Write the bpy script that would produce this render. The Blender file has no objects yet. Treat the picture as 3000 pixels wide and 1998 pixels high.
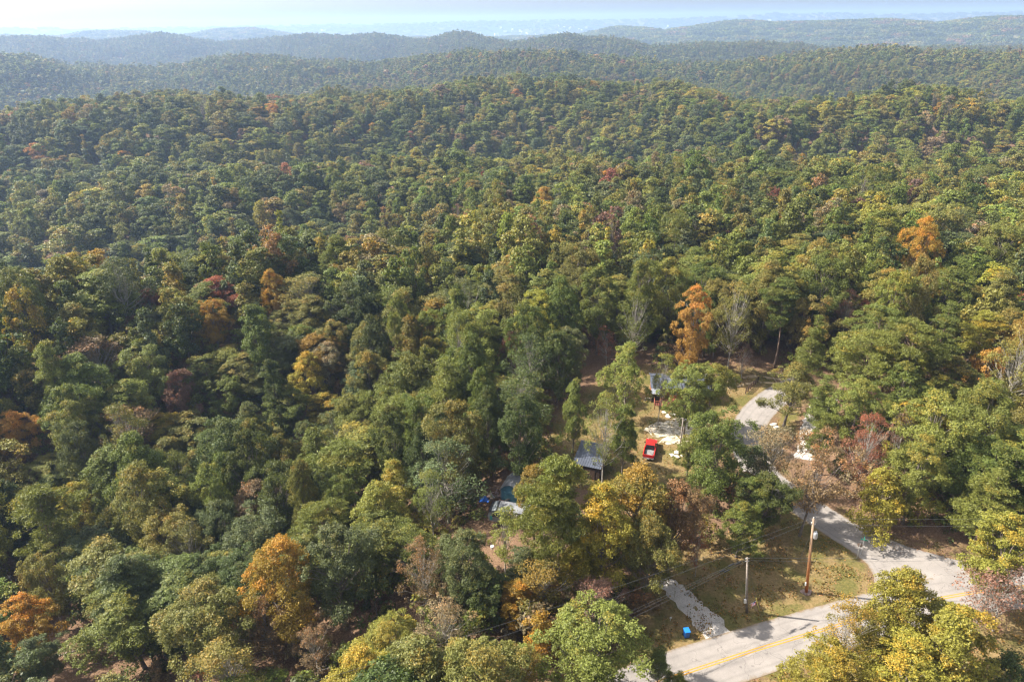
import bpy, math, random
import numpy as np
from mathutils import Matrix, Vector

# ------------------------------------------------------------------ camera
SC = bpy.context.scene
W_, H_ = 3000.0, 1998.0
F_ = 2000.0
CAMZ = 68.0
PITCH = math.radians(25.06)
ROLL = math.radians(-0.84)
cam_d = bpy.data.cameras.new("camera")
cam = bpy.data.objects.new("camera", cam_d)
SC.collection.objects.link(cam)
cam_d.sensor_width = 36.0
cam_d.lens = F_ / W_ * 36.0
cam_d.clip_start = 0.5
cam_d.clip_end = 60000
RC = (Matrix.Rotation(math.pi/2 - PITCH, 4, 'X') @ Matrix.Rotation(ROLL, 4, 'Z'))
cam.matrix_world = Matrix.Translation((0, 0, CAMZ)) @ RC
SC.camera = cam

# ------------------------------------------------------------------ light
SUN_EL = math.radians(43)
SUN_AZ_X, SUN_AZ_Y = -math.cos(math.radians(9)), math.sin(math.radians(9))   # towards the sun: left, a little ahead
world = bpy.data.worlds.new("World")
SC.world = world
world.use_nodes = True
wn = world.node_tree.nodes
wl = world.node_tree.links
sky = wn.new('ShaderNodeTexSky')
sky.sky_type = 'NISHITA'
sky.sun_disc = False
sky.sun_elevation = SUN_EL
sky.sun_rotation = math.atan2(SUN_AZ_X, SUN_AZ_Y)
sky.altitude = 200
sky.air_density = .8
sky.dust_density = 3.0
sky.ozone_density = .6
bg = wn['Background']
bg.inputs['Strength'].default_value = 0.125
hsv = wn.new('ShaderNodeHueSaturation')
hsv.inputs['Saturation'].default_value = .32
wl.new(sky.outputs[0], hsv.inputs['Color'])
wl.new(hsv.outputs[0], bg.inputs['Color'])
sun_d = bpy.data.lights.new("sun", 'SUN')
sun_d.energy = 5.0
sun_d.angle = math.radians(0.5)
sun_d.color = (1.0, 0.93, 0.82)
sun = bpy.data.objects.new("sun", sun_d)
SC.collection.objects.link(sun)
sdir = Vector((SUN_AZ_X*math.cos(SUN_EL), SUN_AZ_Y*math.cos(SUN_EL), math.sin(SUN_EL)))
sun.rotation_euler = sdir.to_track_quat('Z', 'Y').to_euler()
sun.location = sdir*300
SC.view_settings.view_transform = 'Standard'
SC.view_settings.look = 'None'
SC.view_settings.gamma = 1
SC.view_settings.exposure = 1.27
SC.view_settings.use_curve_mapping = False
SC.render.engine = 'CYCLES'
cy = SC.cycles
cy.max_bounces = 5
cy.diffuse_bounces = 2
cy.glossy_bounces = 2
cy.transmission_bounces = 3
cy.transparent_max_bounces = 4
cy.volume_bounces = 1
cy.caustics_reflective = False
cy.caustics_refractive = False
cy.use_denoising = True
cy.denoiser = 'OPENIMAGEDENOISE'
try:
    cy.denoising_prefilter = 'ACCURATE'
    cy.denoising_input_passes = 'RGB_ALBEDO_NORMAL'
except Exception:
    pass
cy.use_adaptive_sampling = True
cy.adaptive_threshold = 0.01
cy.filter_width = 1.3

# ------------------------------------------------------------------ helpers
rng = np.random.default_rng(7)
random.seed(7)
COL = SC.collection
RM = np.array([list(r[:3]) for r in RC][:3])


def ray(px, py):
    """world direction of the photograph's pixel (3000 x 1998)"""
    d = np.array([(px - W_/2)/F_, -(py - H_/2)/F_, -1.0])
    d = RM @ d
    return d/np.linalg.norm(d)


def project(P):
    P = np.atleast_2d(np.asarray(P, float)) - np.array([0, 0, CAMZ])
    c = P @ RM
    z = -c[:, 2]
    zz = np.where(z > 0.1, z, np.nan)
    return np.stack([W_/2 + F_*c[:, 0]/zz, H_/2 - F_*c[:, 1]/zz, z], 1)


def at(px, py, z=0.0):
    d = ray(px, py)
    t = (z - CAMZ)/d[2]
    return Vector((d[0]*t, d[1]*t, z))


def smooth(a, b, x):
    t = np.clip((x - a)/(b - a), 0, 1)
    return t*t*(3 - 2*t)


# ---- terrain: ridge crests given as seen from the drone, each at its own distance
def azel(px, py):
    d = ray(px, py)
    return math.atan2(d[0], d[1]), -d[2]/math.hypot(d[0], d[1])


CA = [(0, 306), (100, 290), (250, 287), (400, 274), (520, 268), (800, 274), (900, 288), (1050, 285), (1150, 272), (1300, 240), (1500, 215),
      (1700, 222), (1850, 230), (2035, 242), (2137, 278), (2264, 297), (2455, 274), (2614, 247), (2742, 247), (2869, 261), (2920, 272), (3000, 268)]
CB = [(0, 150), (64, 150), (150, 168), (223, 191), (306, 187), (541, 181), (573, 169), (669, 153), (828, 156), (892, 169), (1083, 172), (1210, 159),
      (1401, 150), (1500, 137), (1627, 137), (1755, 150), (1850, 166), (1946, 178), (2137, 167), (2264, 153), (2455, 137), (2551, 124), (2678, 127),
      (2774, 137), (2901, 146), (3000, 143)]
CC = [(0, 102), (115, 99), (191, 108), (287, 115), (382, 102), (465, 92), (541, 102), (637, 118), (732, 113), (796, 107), (892, 96), (1019, 99),
      (1096, 94), (1178, 105), (1242, 110), (1338, 86), (1433, 105), (1500, 118), (1580, 104), (1653, 92), (1723, 105), (1818, 108), (1895, 127), (1997, 127),
      (2100, 125), (2220, 115), (2347, 124), (2417, 143), (2500, 140), (3000, 130)]
CD = [(0, 100), (172, 102), (268, 86), (414, 86), (446, 96), (541, 99), (643, 80), (732, 78), (828, 92), (900, 102), (1400, 108), (1700, 98), (1755, 86),
      (1806, 73), (1882, 76), (1946, 87), (2010, 76), (2137, 57), (2188, 54), (2264, 61), (2519, 54), (2583, 50), (2678, 57), (2742, 62), (2838, 51),
      (2901, 45), (3000, 43)]
CE = [(0, 84), (50, 82), (100, 86), (146, 82), (200, 86), (541, 83), (700, 79), (850, 76), (975, 71), (1100, 73), (1250, 69), (1420, 62), (1500, 64),
      (1672, 59), (1770, 60), (1914, 58), (2073, 51), (2150, 50), (2232, 45), (2274, 36), (2328, 43), (2455, 40), (2551, 44), (2710, 41), (2901, 38), (3000, 37)]


def prof(pts):
    a = [azel(*p) for p in pts]
    return np.array([p[0] for p in a]), np.array([p[1] for p in a])


PROF = [prof(c) for c in (CA, CB, CC, CD, CE)]
HC = 23.0
THD = np.radians([-75, -37, -22, -8, 0, 10, 20, 37, 75])


def col(vals, th):
    return np.interp(th, THD, vals)


def wob(x, y, s, seed=0):
    """cheap smooth noise -1..1"""
    r = np.random.default_rng(seed)
    o = 0
    for k in range(5):
        a = r.uniform(0, 2*math.pi)
        f = r.uniform(.6, 1.7)/s
        o = o + np.sin((x*math.cos(a) + y*math.sin(a))*f*2*math.pi + r.uniform(0, 6.28))
    return o/5*1.5


# road centre lines on the level ground by the houses
MAIN_C = [at(*p) for p in [(1400, 2240), (1700, 2090), (1943, 1994), (2085, 1945), (2218, 1902), (2355, 1861), (2513, 1815), (2625, 1785), (2780, 1748), (2960, 1722), (3250, 1700), (3700, 1680)]]
SIDE_C = [at(*p) for p in [(2360, 1120), (2310, 1142), (2262, 1170), (2213, 1216), (2190, 1268), (2198, 1330), (2245, 1400), (2330, 1462), (2430, 1530), (2530, 1592), (2610, 1660), (2650, 1765)]]
GRAV_C = [at(*p) for p in [(2420, 1175), (2396, 1215), (2383, 1260), (2372, 1310), (2362, 1350)]]


def seg_dist(x, y, pts):
    d = np.full(np.shape(x), 1e9)
    for a, b in zip(pts[:-1], pts[1:]):
        dx, dy = b[0]-a[0], b[1]-a[1]
        t = np.clip(((x-a[0])*dx + (y-a[1])*dy)/(dx*dx+dy*dy), 0, 1)
        d = np.minimum(d, np.hypot(x-a[0]-t*dx, y-a[1]-t*dy))
    return d


def ground(x, y):
    x = np.asarray(x, float)
    y = np.asarray(y, float)
    r = np.hypot(x, y)
    th = np.arctan2(x, y)
    R, G = [], []

    def node(rr, gg):
        R.append(np.broadcast_to(rr, r.shape).astype(float))
        G.append(np.broadcast_to(gg, r.shape).astype(float))
    node(0, col([-6, -5, -3, 0, 0, 0, 0, 0, 0], th))
    node(62, col([-8, -6, -4, 0, 0, 0, 0, 0, 0], th))
    node(115, col([-14, -14, -16, -9, 0, 0, 0, 0, 0], th))
    node(175, col([2, 3, 3, -2, -1, 0, 0, 2, 4], th))
    node(270, col([-48, -46, -44, -28, -10, -6, -4, -2, 0], th))
    node(390, col([-32, -28, -22, -14, -22, -18, -14, -10, -8], th))
    node(495, col([-24, -24, -30, -44, -46, -44, -42, -34, -30], th))
    rA = col([620, 620, 600, 640, 720, 700, 560, 600, 600], th)
    node(rA, CAMZ - rA*np.interp(th, *PROF[0]) - HC)
    rB = col([1500, 1500, 1700, 1500, 1300, 1350, 1400, 1300, 1300], th)
    node((rA*.45 + rB*.55), col([-70, -66, -60, -45, -40, -45, -62, -60, -60], th))
    node(rB, CAMZ - rB*np.interp(th, *PROF[1]) - HC)
    rC = col([2900, 2900, 3000, 2700, 2200, 2000, 2100, 2300, 2300], th)
    node((rB + rC)/2, -75)
    node(rC, CAMZ - rC*np.interp(th, *PROF[2]) - HC)
    rD = col([4600, 4600, 4800, 5200, 4600, 4000, 4000, 3800, 3800], th)
    node((rC + rD)/2, -80)
    node(rD, CAMZ - rD*np.interp(th, *PROF[3]) - HC)
    node(6600, -95)
    node(8300, -95)
    node(9600, CAMZ - 9600*np.interp(th, *PROF[4]))
    node(12500, -200)
    g = G[0].copy()
    wgt = np.zeros_like(g)
    for k in range(len(R)-1):
        t = np.clip((r - R[k])/(R[k+1]-R[k]), 0, 1)
        s = t*t*(3-2*t)
        m = r >= R[k]
        g = np.where(m, G[k]*(1-s) + G[k+1]*s, g)
        wgt = np.where(m, 4*t*(1-t), wgt)
    amp = smooth(190, 420, r)*(1 - .6*smooth(6000, 9000, r))*wgt
    g = g + amp*(6.0*wob(x, y, 130, 3) + smooth(420, 1500, r)*12*wob(x, y, 420, 4))
    # cut bank beyond the side road
    dm = np.minimum(seg_dist(x, y, MAIN_C), seg_dist(x, y, SIDE_C))
    right = smooth(46, 62, x + (y-80)*.15)
    g = g + (r < 260)*right*smooth(4.6, 15, dm)*smooth(70, 82, y)*2.2*(1-smooth(190, 250, r))
    return g


def ground1(x, y):
    return float(ground(np.array([x]), np.array([y]))[0])


def at_apex(px, py, h, far=1200):
    """the point of the ground whose object, h high, has its top at this pixel"""
    d = ray(px, py)
    hd = math.hypot(d[0], d[1])
    t = np.arange(35, far, .5)/hd
    x, y, z = d[0]*t, d[1]*t, CAMZ + d[2]*t
    g = ground(x, y) + h
    k = np.argmax(z < g)
    return Vector((x[k], y[k], g[k]-h))


# ------------------------------------------------------------------ materials
def new_mat(name):
    m = bpy.data.materials.new(name)
    m.use_nodes = True
    nt = m.node_tree
    return m, nt.nodes, nt.links, nt.nodes['Principled BSDF']


def simple(name, c, rough=.7, metal=0, var=.15, scale=3.0, spec=.4, bump=0.0):
    m, n, l, b = new_mat(name)
    tc = n.new('ShaderNodeTexCoord')
    no = n.new('ShaderNodeTexNoise')
    no.inputs['Scale'].default_value = scale
    no.inputs['Detail'].default_value = 6
    l.new(tc.outputs['Object'], no.inputs['Vector'])
    mr = n.new('ShaderNodeMapRange')
    mr.inputs[1].default_value = .3
    mr.inputs[2].default_value = .7
    mr.inputs[3].default_value = 1-var
    mr.inputs[4].default_value = 1+var
    l.new(no.outputs[0], mr.inputs[0])
    mx = n.new('ShaderNodeVectorMath')
    mx.operation = 'SCALE'
    mx.inputs[0].default_value = c
    l.new(mr.outputs[0], mx.inputs['Scale'])
    l.new(mx.outputs[0], b.inputs['Base Color'])
    b.inputs['Roughness'].default_value = rough
    b.inputs['Metallic'].default_value = metal
    b.inputs['Specular IOR Level'].default_value = spec
    if bump:
        bp = n.new('ShaderNodeBump')
        bp.inputs['Strength'].default_value = bump
        l.new(no.outputs[0], bp.inputs['Height'])
        l.new(bp.outputs[0], b.inputs['Normal'])
    return m


def leaf_material(name, mode):
    m, n, l, b = new_mat(name)
    if mode == 'OBJECT':
        oi = n.new('ShaderNodeObjectInfo')
        tint, amt = oi.outputs['Color'], oi.outputs['Alpha']
    else:
        a1 = n.new('ShaderNodeAttribute')
        a1.attribute_type = 'INSTANCER'
        a1.attribute_name = 'tint'
        a2 = n.new('ShaderNodeAttribute')
        a2.attribute_type = 'INSTANCER'
        a2.attribute_name = 'warmth'
        tint, amt = a1.outputs['Color'], a2.outputs['Fac']
    lv = n.new('ShaderNodeAttribute')
    lv.attribute_name = 'leaf_var'
    cv = n.new('ShaderNodeAttribute')
    cv.attribute_name = 'clump_var'
    warm = n.new('ShaderNodeVectorMath')
    warm.operation = 'MULTIPLY'
    l.new(tint, warm.inputs[0])
    warm.inputs[1].default_value = (1.55, 1.08, .85)
    # clumps past (1 - warmth) turn; single leaves a little before or after their clump
    ad = n.new('ShaderNodeMath')
    ad.operation = 'MULTIPLY_ADD'
    l.new(lv.outputs['Fac'], ad.inputs[0])
    ad.inputs[1].default_value = .35
    l.new(cv.outputs['Fac'], ad.inputs[2])
    ad2 = n.new('ShaderNodeMath')
    ad2.operation = 'ADD'
    l.new(ad.outputs[0], ad2.inputs[0])
    l.new(amt, ad2.inputs[1])
    st = n.new('ShaderNodeMapRange')
    l.new(ad2.outputs[0], st.inputs[0])
    st.inputs[1].default_value = 1.0
    st.inputs[2].default_value = 1.35
    mx = n.new('ShaderNodeMix')
    mx.data_type = 'RGBA'
    l.new(st.outputs[0], mx.inputs[0])
    l.new(tint, mx.inputs[6])
    l.new(warm.outputs[0], mx.inputs[7])
    br = n.new('ShaderNodeMapRange')
    br.inputs[3].default_value = .62
    br.inputs[4].default_value = 1.42
    l.new(lv.outputs['Fac'], br.inputs[0])
    sc = n.new('ShaderNodeVectorMath')
    sc.operation = 'SCALE'
    l.new(mx.outputs[2], sc.inputs[0])
    l.new(br.outputs[0], sc.inputs['Scale'])
    l.new(sc.outputs[0], b.inputs['Base Color'])
    b.inputs['Roughness'].default_value = .55
    b.inputs['Specular IOR Level'].default_value = .35
    tr = n.new('ShaderNodeBsdfTranslucent')
    tcx = n.new('ShaderNodeVectorMath')
    tcx.operation = 'MULTIPLY'
    l.new(sc.outputs[0], tcx.inputs[0])
    tcx.inputs[1].default_value = (1.5, 1.45, .7)
    l.new(tcx.outputs[0], tr.inputs['Color'])
    mi = n.new('ShaderNodeMixShader')
    mi.inputs[0].default_value = .30
    l.new(b.outputs[0], mi.inputs[1])
    l.new(tr.outputs[0], mi.inputs[2])
    l.new(mi.outputs[0], n['Material Output'].inputs['Surface'])
    return m


M = {}
M['leaf'] = leaf_material('leaf', 'OBJECT')
M['leaf_far'] = leaf_material('leaf_far', 'INSTANCER')
M['bark'] = simple('bark', (.17, .14, .115), .9, var=.35, scale=2.5, bump=.3)
M['bark_pale'] = simple('bark_pale', (.33, .30, .26), .9, var=.3, scale=2.5)
M['bark_pine'] = simple('bark_pine', (.17, .115, .085), .9, var=.35, scale=2.5)


# ------------------------------------------------------------------ mesh helpers
def mesh_np(name, V, Fq, mat, attrs=None, smooth_=False, tri=False):
    me = bpy.data.meshes.new(name)
    V = np.asarray(V, np.float32)
    Fq = np.asarray(Fq, np.int32)
    k = Fq.shape[1]
    me.vertices.add(len(V))
    me.vertices.foreach_set('co', V.ravel())
    me.loops.add(Fq.size)
    me.loops.foreach_set('vertex_index', Fq.ravel())
    me.polygons.add(len(Fq))
    me.polygons.foreach_set('loop_start', np.arange(len(Fq), dtype=np.int32)*k)
    me.update(calc_edges=True)
    for an, (ty, arr) in (attrs or {}).items():
        a = me.attributes.new(an, ty, 'POINT')
        key = {'FLOAT': 'value', 'INT': 'value', 'FLOAT_COLOR': 'color', 'FLOAT_VECTOR': 'vector'}[ty]
        a.data.foreach_set(key, np.asarray(arr).ravel())
    for mm in (mat if isinstance(mat, (list, tuple)) else [mat]):
        me.materials.append(mm)
    if smooth_:
        me.polygons.foreach_set('use_smooth', np.ones(len(Fq), bool))
    me.validate()
    return me


class MB:
    """collects simple shapes, then links them as one mesh object"""
    def __init__(s):
        s.v, s.f = [], []

    def add(s, verts, faces):
        o = len(s.v)
        s.v += [tuple(v) for v in verts]
        s.f += [tuple(i+o for i in f) for f in faces]
        return s

    def box(s, cx, cy, cz, sx, sy, sz, rz=0, taper=1.0):
        hx, hy, hz = sx/2, sy/2, sz/2
        c, n = math.cos(rz), math.sin(rz)
        vs = []
        for dz in (-1, 1):
            k = taper if dz > 0 else 1
            for dx, dy in ((-1, -1), (1, -1), (1, 1), (-1, 1)):
                x, y = dx*hx*k, dy*hy*k
                vs.append((cx + x*c - y*n, cy + x*n + y*c, cz + dz*hz))
        return s.add(vs, [(3, 2, 1, 0), (4, 5, 6, 7), (0, 1, 5, 4), (1, 2, 6, 5), (2, 3, 7, 6), (3, 0, 4, 7)])

    def tube(s, pts, rad, n=6, caps=True):
        pts = [Vector(p) for p in pts]
        if not isinstance(rad, (list, tuple)):
            rad = [rad]*len(pts)
        base = len(s.v)
        for i, p in enumerate(pts):
            a = pts[max(i-1, 0)]
            b = pts[min(i+1, len(pts)-1)]
            d = (b-a).normalized()
            u = d.orthogonal().normalized() if abs(d.z) > .9 else d.cross(Vector((0, 0, 1))).normalized()
            if abs(d.z) > .9:
                u = d.cross(Vector((0, 1, 0))).normalized()
            w = d.cross(u)
            for k in range(n):
                t = 2*math.pi*k/n
                s.v.append(tuple(p + (u*math.cos(t) + w*math.sin(t))*rad[i]))
        for i in range(len(pts)-1):
            for k in range(n):
                a = base+i*n+k
                b = base+i*n+(k+1) % n
                s.f.append((a, b, b+n, a+n))
        if caps:
            s.f.append(tuple(base+k for k in range(n))[::-1])
            s.f.append(tuple(base+(len(pts)-1)*n+k for k in range(n)))
        return s

    def prism(s, outline, z0, z1):
        n = len(outline)
        vs = [(x, y, z0) for x, y in outline] + [(x, y, z1) for x, y in outline]
        fs = [tuple(range(n))[::-1], tuple(range(n, 2*n))] + [(i, (i+1) % n, (i+1) % n+n, i+n) for i in range(n)]
        return s.add(vs, fs)

    def prism_x(s, prof, x0, x1):
        """profile in the y-z plane, pushed along x"""
        n = len(prof)
        vs = [(x0, y, z) for y, z in prof] + [(x1, y, z) for y, z in prof]
        fs = [tuple(range(n)), tuple(range(n, 2*n))[::-1]] + [((i+1) % n, i, i+n, (i+1) % n+n) for i in range(n)]
        return s.add(vs, fs)

    def mesh(s, name, mat, sm=False):
        me = bpy.data.meshes.new(name)
        me.from_pydata(s.v, [], s.f)
        for mm in (mat if isinstance(mat, (list, tuple)) else [mat]):
            me.materials.append(mm)
        if sm:
            me.polygons.foreach_set('use_smooth', np.ones(len(me.polygons), bool))
        me.validate()
        return me

    def build(s, name, mat, parent=None, sm=False, bevel=0, **kw):
        o = bpy.data.objects.new(name, s.mesh(name, mat, sm))
        COL.objects.link(o)
        if parent:
            o.parent = parent
        if bevel:
            b = o.modifiers.new('bevel', 'BEVEL')
            b.width = bevel
            b.segments = 2
            b.limit_method = 'ANGLE'
        for k, v in kw.items():
            o[k] = v
        return o


def thing(name, label, cat, loc=(0, 0, 0), rz=0, group=None):
    o = bpy.data.objects.new(name, None)
    COL.objects.link(o)
    o.location = loc
    o.rotation_euler = (0, 0, rz)
    o.empty_display_size = .3
    o['label'] = label
    o['category'] = cat
    if group:
        o['group'] = group
    return o


def link_mesh(name, me, parent=None, **kw):
    o = bpy.data.objects.new(name, me)
    COL.objects.link(o)
    if parent:
        o.parent = parent
    for k, v in kw.items():
        o[k] = v
    return o


# ------------------------------------------------------------------ ground, road
def px_mask(polys, cell=10):
    """raster of photo polygons (in pixels), one cell = 10 px"""
    w, h = int(W_/cell) + 80, int(H_/cell) + 80
    gx, gy = np.meshgrid((np.arange(w) - 40 + .5)*cell, (np.arange(h) - 20 + .5)*cell)
    out = np.zeros((h, w), bool)
    for poly in polys:
        inside = np.zeros_like(out)
        n = len(poly)
        for i in range(n):
            x1, y1 = poly[i]
            x2, y2 = poly[(i+1) % n]
            if y1 == y2:
                continue
            c = ((gy < y1) != (gy < y2)) & (gx < (x2-x1)*(gy-y1)/(y2-y1) + x1)
            inside ^= c
        out |= inside
    return out


def sample_mask(mask, px, py, cell=10):
    i = np.clip(np.nan_to_num(px/cell, nan=-99).astype(int) + 40, 0, mask.shape[1]-1)
    j = np.clip(np.nan_to_num(py/cell, nan=-99).astype(int) + 20, 0, mask.shape[0]-1)
    return mask[j, i]


# where open grass shows (on the level ground)
GRASS = [
    [(1850, 1998), (1880, 1700), (2000, 1600), (2200, 1560), (2320, 1480), (2480, 1590), (2560, 1690), (2530, 1757), (2400, 1795), (2100, 1880), (1940, 1930), (1860, 1998)],
    [(1590, 1340), (1640, 1190), (1720, 1140), (1780, 1100), (1860, 1075), (2000, 1070), (2160, 1080), (2300, 1090), (2240, 1160), (2150, 1240), (2120, 1330), (2080, 1430), (1900, 1440), (1700, 1430), (1600, 1400)],
    [(2450, 1530), (2470, 1500), (2560, 1540), (2700, 1590), (3100, 1640), (3100, 1670), (2800, 1640)],
    [(2140, 2020), (2340, 1935), (2500, 1900), (2900, 1790), (3200, 1760), (3200, 2300), (2100, 2300)],
    [(2290, 1190), (2260, 1290), (2330, 1300), (2340, 1180)],
]
gmask = px_mask(GRASS)


def build_ground():
    rr = [0.5, 6]
    while rr[-1] < 13000:
        rr.append(rr[-1]*(1.0155 if rr[-1] < 4000 else 1.03))
    rr = np.array(rr)
    tt = np.radians(np.linspace(-78, 78, 330))
    Rg, Tg = np.meshgrid(rr, tt, indexing='ij')
    X, Y = Rg*np.sin(Tg), Rg*np.cos(Tg)
    Z = ground(X, Y)
    # small roughness away from the road
    dm = np.minimum(seg_dist(X, Y, MAIN_C), seg_dist(X, Y, SIDE_C))
    Z = Z + np.where(Rg < 300, smooth(4.5, 8, dm)*.05*wob(X, Y, 3.1, 9), 0)
    V = np.stack([X, Y, Z], -1).reshape(-1, 3)
    nr, ntt = Rg.shape
    idx = np.arange(nr*ntt).reshape(nr, ntt)
    Fq = np.stack([idx[:-1, :-1], idx[:-1, 1:], idx[1:, 1:], idx[1:, :-1]], -1).reshape(-1, 4)
    Fq = Fq[:, ::-1]
    pr = project(V)
    near = (Rg.ravel() < 170)
    g = (sample_mask(gmask, pr[:, 0], pr[:, 1]) & near).astype(np.float32)
    G = g.reshape(nr, ntt)
    for _ in range(3):
        G = (G + np.roll(G, 1, 0) + np.roll(G, -1, 0) + np.roll(G, 1, 1) + np.roll(G, -1, 1))/5
    # verge of greener grass beside the road
    verge = (smooth(2.6, 3.6, dm)*(1-smooth(4.2, 6.0, dm))*(Rg < 200)).astype(np.float32)
    plain = smooth(2400, 3200, Rg).astype(np.float32)
    m, n, l, b = new_mat('ground')
    geo = n.new('ShaderNodeNewGeometry')

    def noise(scale, detail=5, rough=.6):
        t = n.new('ShaderNodeTexNoise')
        t.inputs['Scale'].default_value = scale
        t.inputs['Detail'].default_value = detail
        t.inputs['Roughness'].default_value = rough
        l.new(geo.outputs['Position'], t.inputs['Vector'])
        return t

    def ramp(src, stops):
        r = n.new('ShaderNodeValToRGB')
        e = r.color_ramp.elements
        while len(e) < len(stops):
            e.new(.5)
        for i, (p, c) in enumerate(stops):
            e[i].position = p
            e[i].color = (*c, 1)
        l.new(src, r.inputs[0])
        return r

    def mix(f, a, c):
        x = n.new('ShaderNodeMix')
        x.data_type = 'RGBA'
        l.new(f, x.inputs[0])
        l.new(a, x.inputs[6])
        l.new(c, x.inputs[7])
        return x.outputs[2]

    def attr(name):
        a = n.new('ShaderNodeAttribute')
        a.attribute_name = name
        return a.outputs['Fac']
    fine = noise(5.5, 6, .75)
    litter = ramp(fine.outputs[0], [(.30, (.06, .036, .022)), (.48, (.15, .092, .056)), (.62, (.26, .165, .10)), (.75, (.36, .25, .165))])
    grass_f = noise(2.8, 8, .8)
    grass = ramp(grass_f.outputs[0], [(.28, (.075, .055, .020)), (.43, (.16, .118, .048)), (.58, (.26, .18, .085)), (.78, (.37, .265, .15))])
    green = ramp(grass_f.outputs[0], [(.3, (.05, .055, .015)), (.5, (.12, .11, .032)), (.7, (.22, .175, .065))])
    patch = noise(.22, 4, .6)
    pr_ = ramp(patch.outputs[0], [(.44, (0, 0, 0)), (.6, (1, 1, 1))])
    gcol = mix(pr_.outputs[0], grass.outputs[0], green.outputs[0])
    # ragged edge between grass and leaf litter
    edge = n.new('ShaderNodeMath')
    edge.operation = 'ADD'
    l.new(attr('grass'), edge.inputs[0])
    en = n.new('ShaderNodeMapRange')
    l.new(noise(.7, 5, .7).outputs[0], en.inputs[0])
    en.inputs[3].default_value = -.7
    en.inputs[4].default_value = .7
    l.new(en.outputs[0], edge.inputs[1])
    ef = n.new('ShaderNodeMapRange')
    l.new(edge.outputs[0], ef.inputs[0])
    ef.inputs[1].default_value = .35
    ef.inputs[2].default_value = .65
    c = mix(ef.outputs[0], litter.outputs[0], gcol)
    vn = n.new('ShaderNodeMath')
    vn.operation = 'MULTIPLY'
    l.new(attr('verge'), vn.inputs[0])
    l.new(pr_.outputs[0], vn.inputs[1])
    c = mix(vn.outputs[0], c, green.outputs[0])
    # open farmland and woods of the far plain
    fn = noise(.0016, 8, .72)
    fr = ramp(fn.outputs[0], [(.40, (.035, .06, .03)), (.52, (.06, .085, .04)), (.60, (.19, .17, .10)), (.66, (.06, .085, .04))])
    c = mix(attr('plain'), c, fr.outputs[0])
    l.new(c, b.inputs['Base Color'])
    b.inputs['Roughness'].default_value = .95
    b.inputs['Specular IOR Level'].default_value = .15
    bp = n.new('ShaderNodeBump')
    bp.inputs['Strength'].default_value = .6
    bp.inputs['Distance'].default_value = .12
    l.new(fine.outputs[0], bp.inputs['Height'])
    l.new(bp.outputs[0], b.inputs['Normal'])
    me = mesh_np('ground', V, Fq, m, {'grass': ('FLOAT', G.ravel().astype(np.float32)), 'verge': ('FLOAT', verge.ravel()), 'plain': ('FLOAT', plain.ravel())}, smooth_=True)
    link_mesh('ground', me, kind='structure')


build_ground()


def catmull(pts, step=1.0):
    P = [Vector(p) for p in pts]
    out = []
    for i in range(len(P)-1):
        p0, p1, p2, p3 = P[max(i-1, 0)], P[i], P[i+1], P[min(i+2, len(P)-1)]
        n = max(2, int((p2-p1).length/step))
        for k in range(n):
            t = k/n
            out.append(.5*((2*p1) + (-p0+p2)*t + (2*p0-5*p1+4*p2-p3)*t*t + (-p0+3*p1-3*p2+p3)*t**3))
    out.append(P[-1])
    return out


def strip(name, pts, w0, w1, lift, mat, edge=0.0, parent=None, seed=1, nx=5, **kw):
    """a ribbon from offset w0 to w1 beside the centre line, lying on the ground"""
    c = catmull(pts)
    r = random.Random(seed)
    vs, fs = [], []
    for i, p in enumerate(c):
        d = (c[min(i+1, len(c)-1)] - c[max(i-1, 0)])
        d.z = 0
        d.normalize()
        nrm = Vector((-d.y, d.x, 0))
        a = w0 + r.uniform(-edge, edge)
        b = w1 + r.uniform(-edge, edge)
        for k in range(nx):
            q = p + nrm*(a + (b-a)*k/(nx-1))
            vs.append((q.x, q.y, ground1(q.x, q.y) + lift))
    for i in range(len(c)-1):
        for k in range(nx-1):
            a = i*nx+k
            fs.append((a, a+nx, a+nx+1, a+1))
    m = MB()
    m.v, m.f = vs, fs
    o = m.build(name, mat, parent, **kw)
    a = o.data.attributes.new('across', 'FLOAT', 'POINT')
    a.data.foreach_set('value', [k/(nx-1)*2-1 for _ in c for k in range(nx)])
    return o


def sheet(name, outline, lift, mat, ragged=0.0, **kw):
    """a closed outline filled with a fine triangle mesh lying on the ground"""
    import bmesh
    c = []
    P = [Vector((p[0], p[1], 0)) for p in outline]
    n = len(P)
    for i in range(n):
        a, b = P[i], P[(i+1) % n]
        k = max(1, int((b-a).length/.6))
        for j in range(k):
            q = a.lerp(b, j/k)
            if ragged:
                q += Vector((random.uniform(-1, 1), random.uniform(-1, 1), 0))*ragged
            c.append(q)
    bm = bmesh.new()
    vs = [bm.verts.new(q) for q in c]
    f = bm.faces.new(vs)
    f.normal_update()
    if f.normal.z < 0:
        f.normal_flip()
    bmesh.ops.triangulate(bm, faces=[f])
    for v in bm.verts:
        v.co.z = ground1(v.co.x, v.co.y) + lift
    me = bpy.data.meshes.new(name)
    bm.to_mesh(me)
    bm.free()
    me.materials.append(mat)
    return link_mesh(name, me, **kw)


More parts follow.
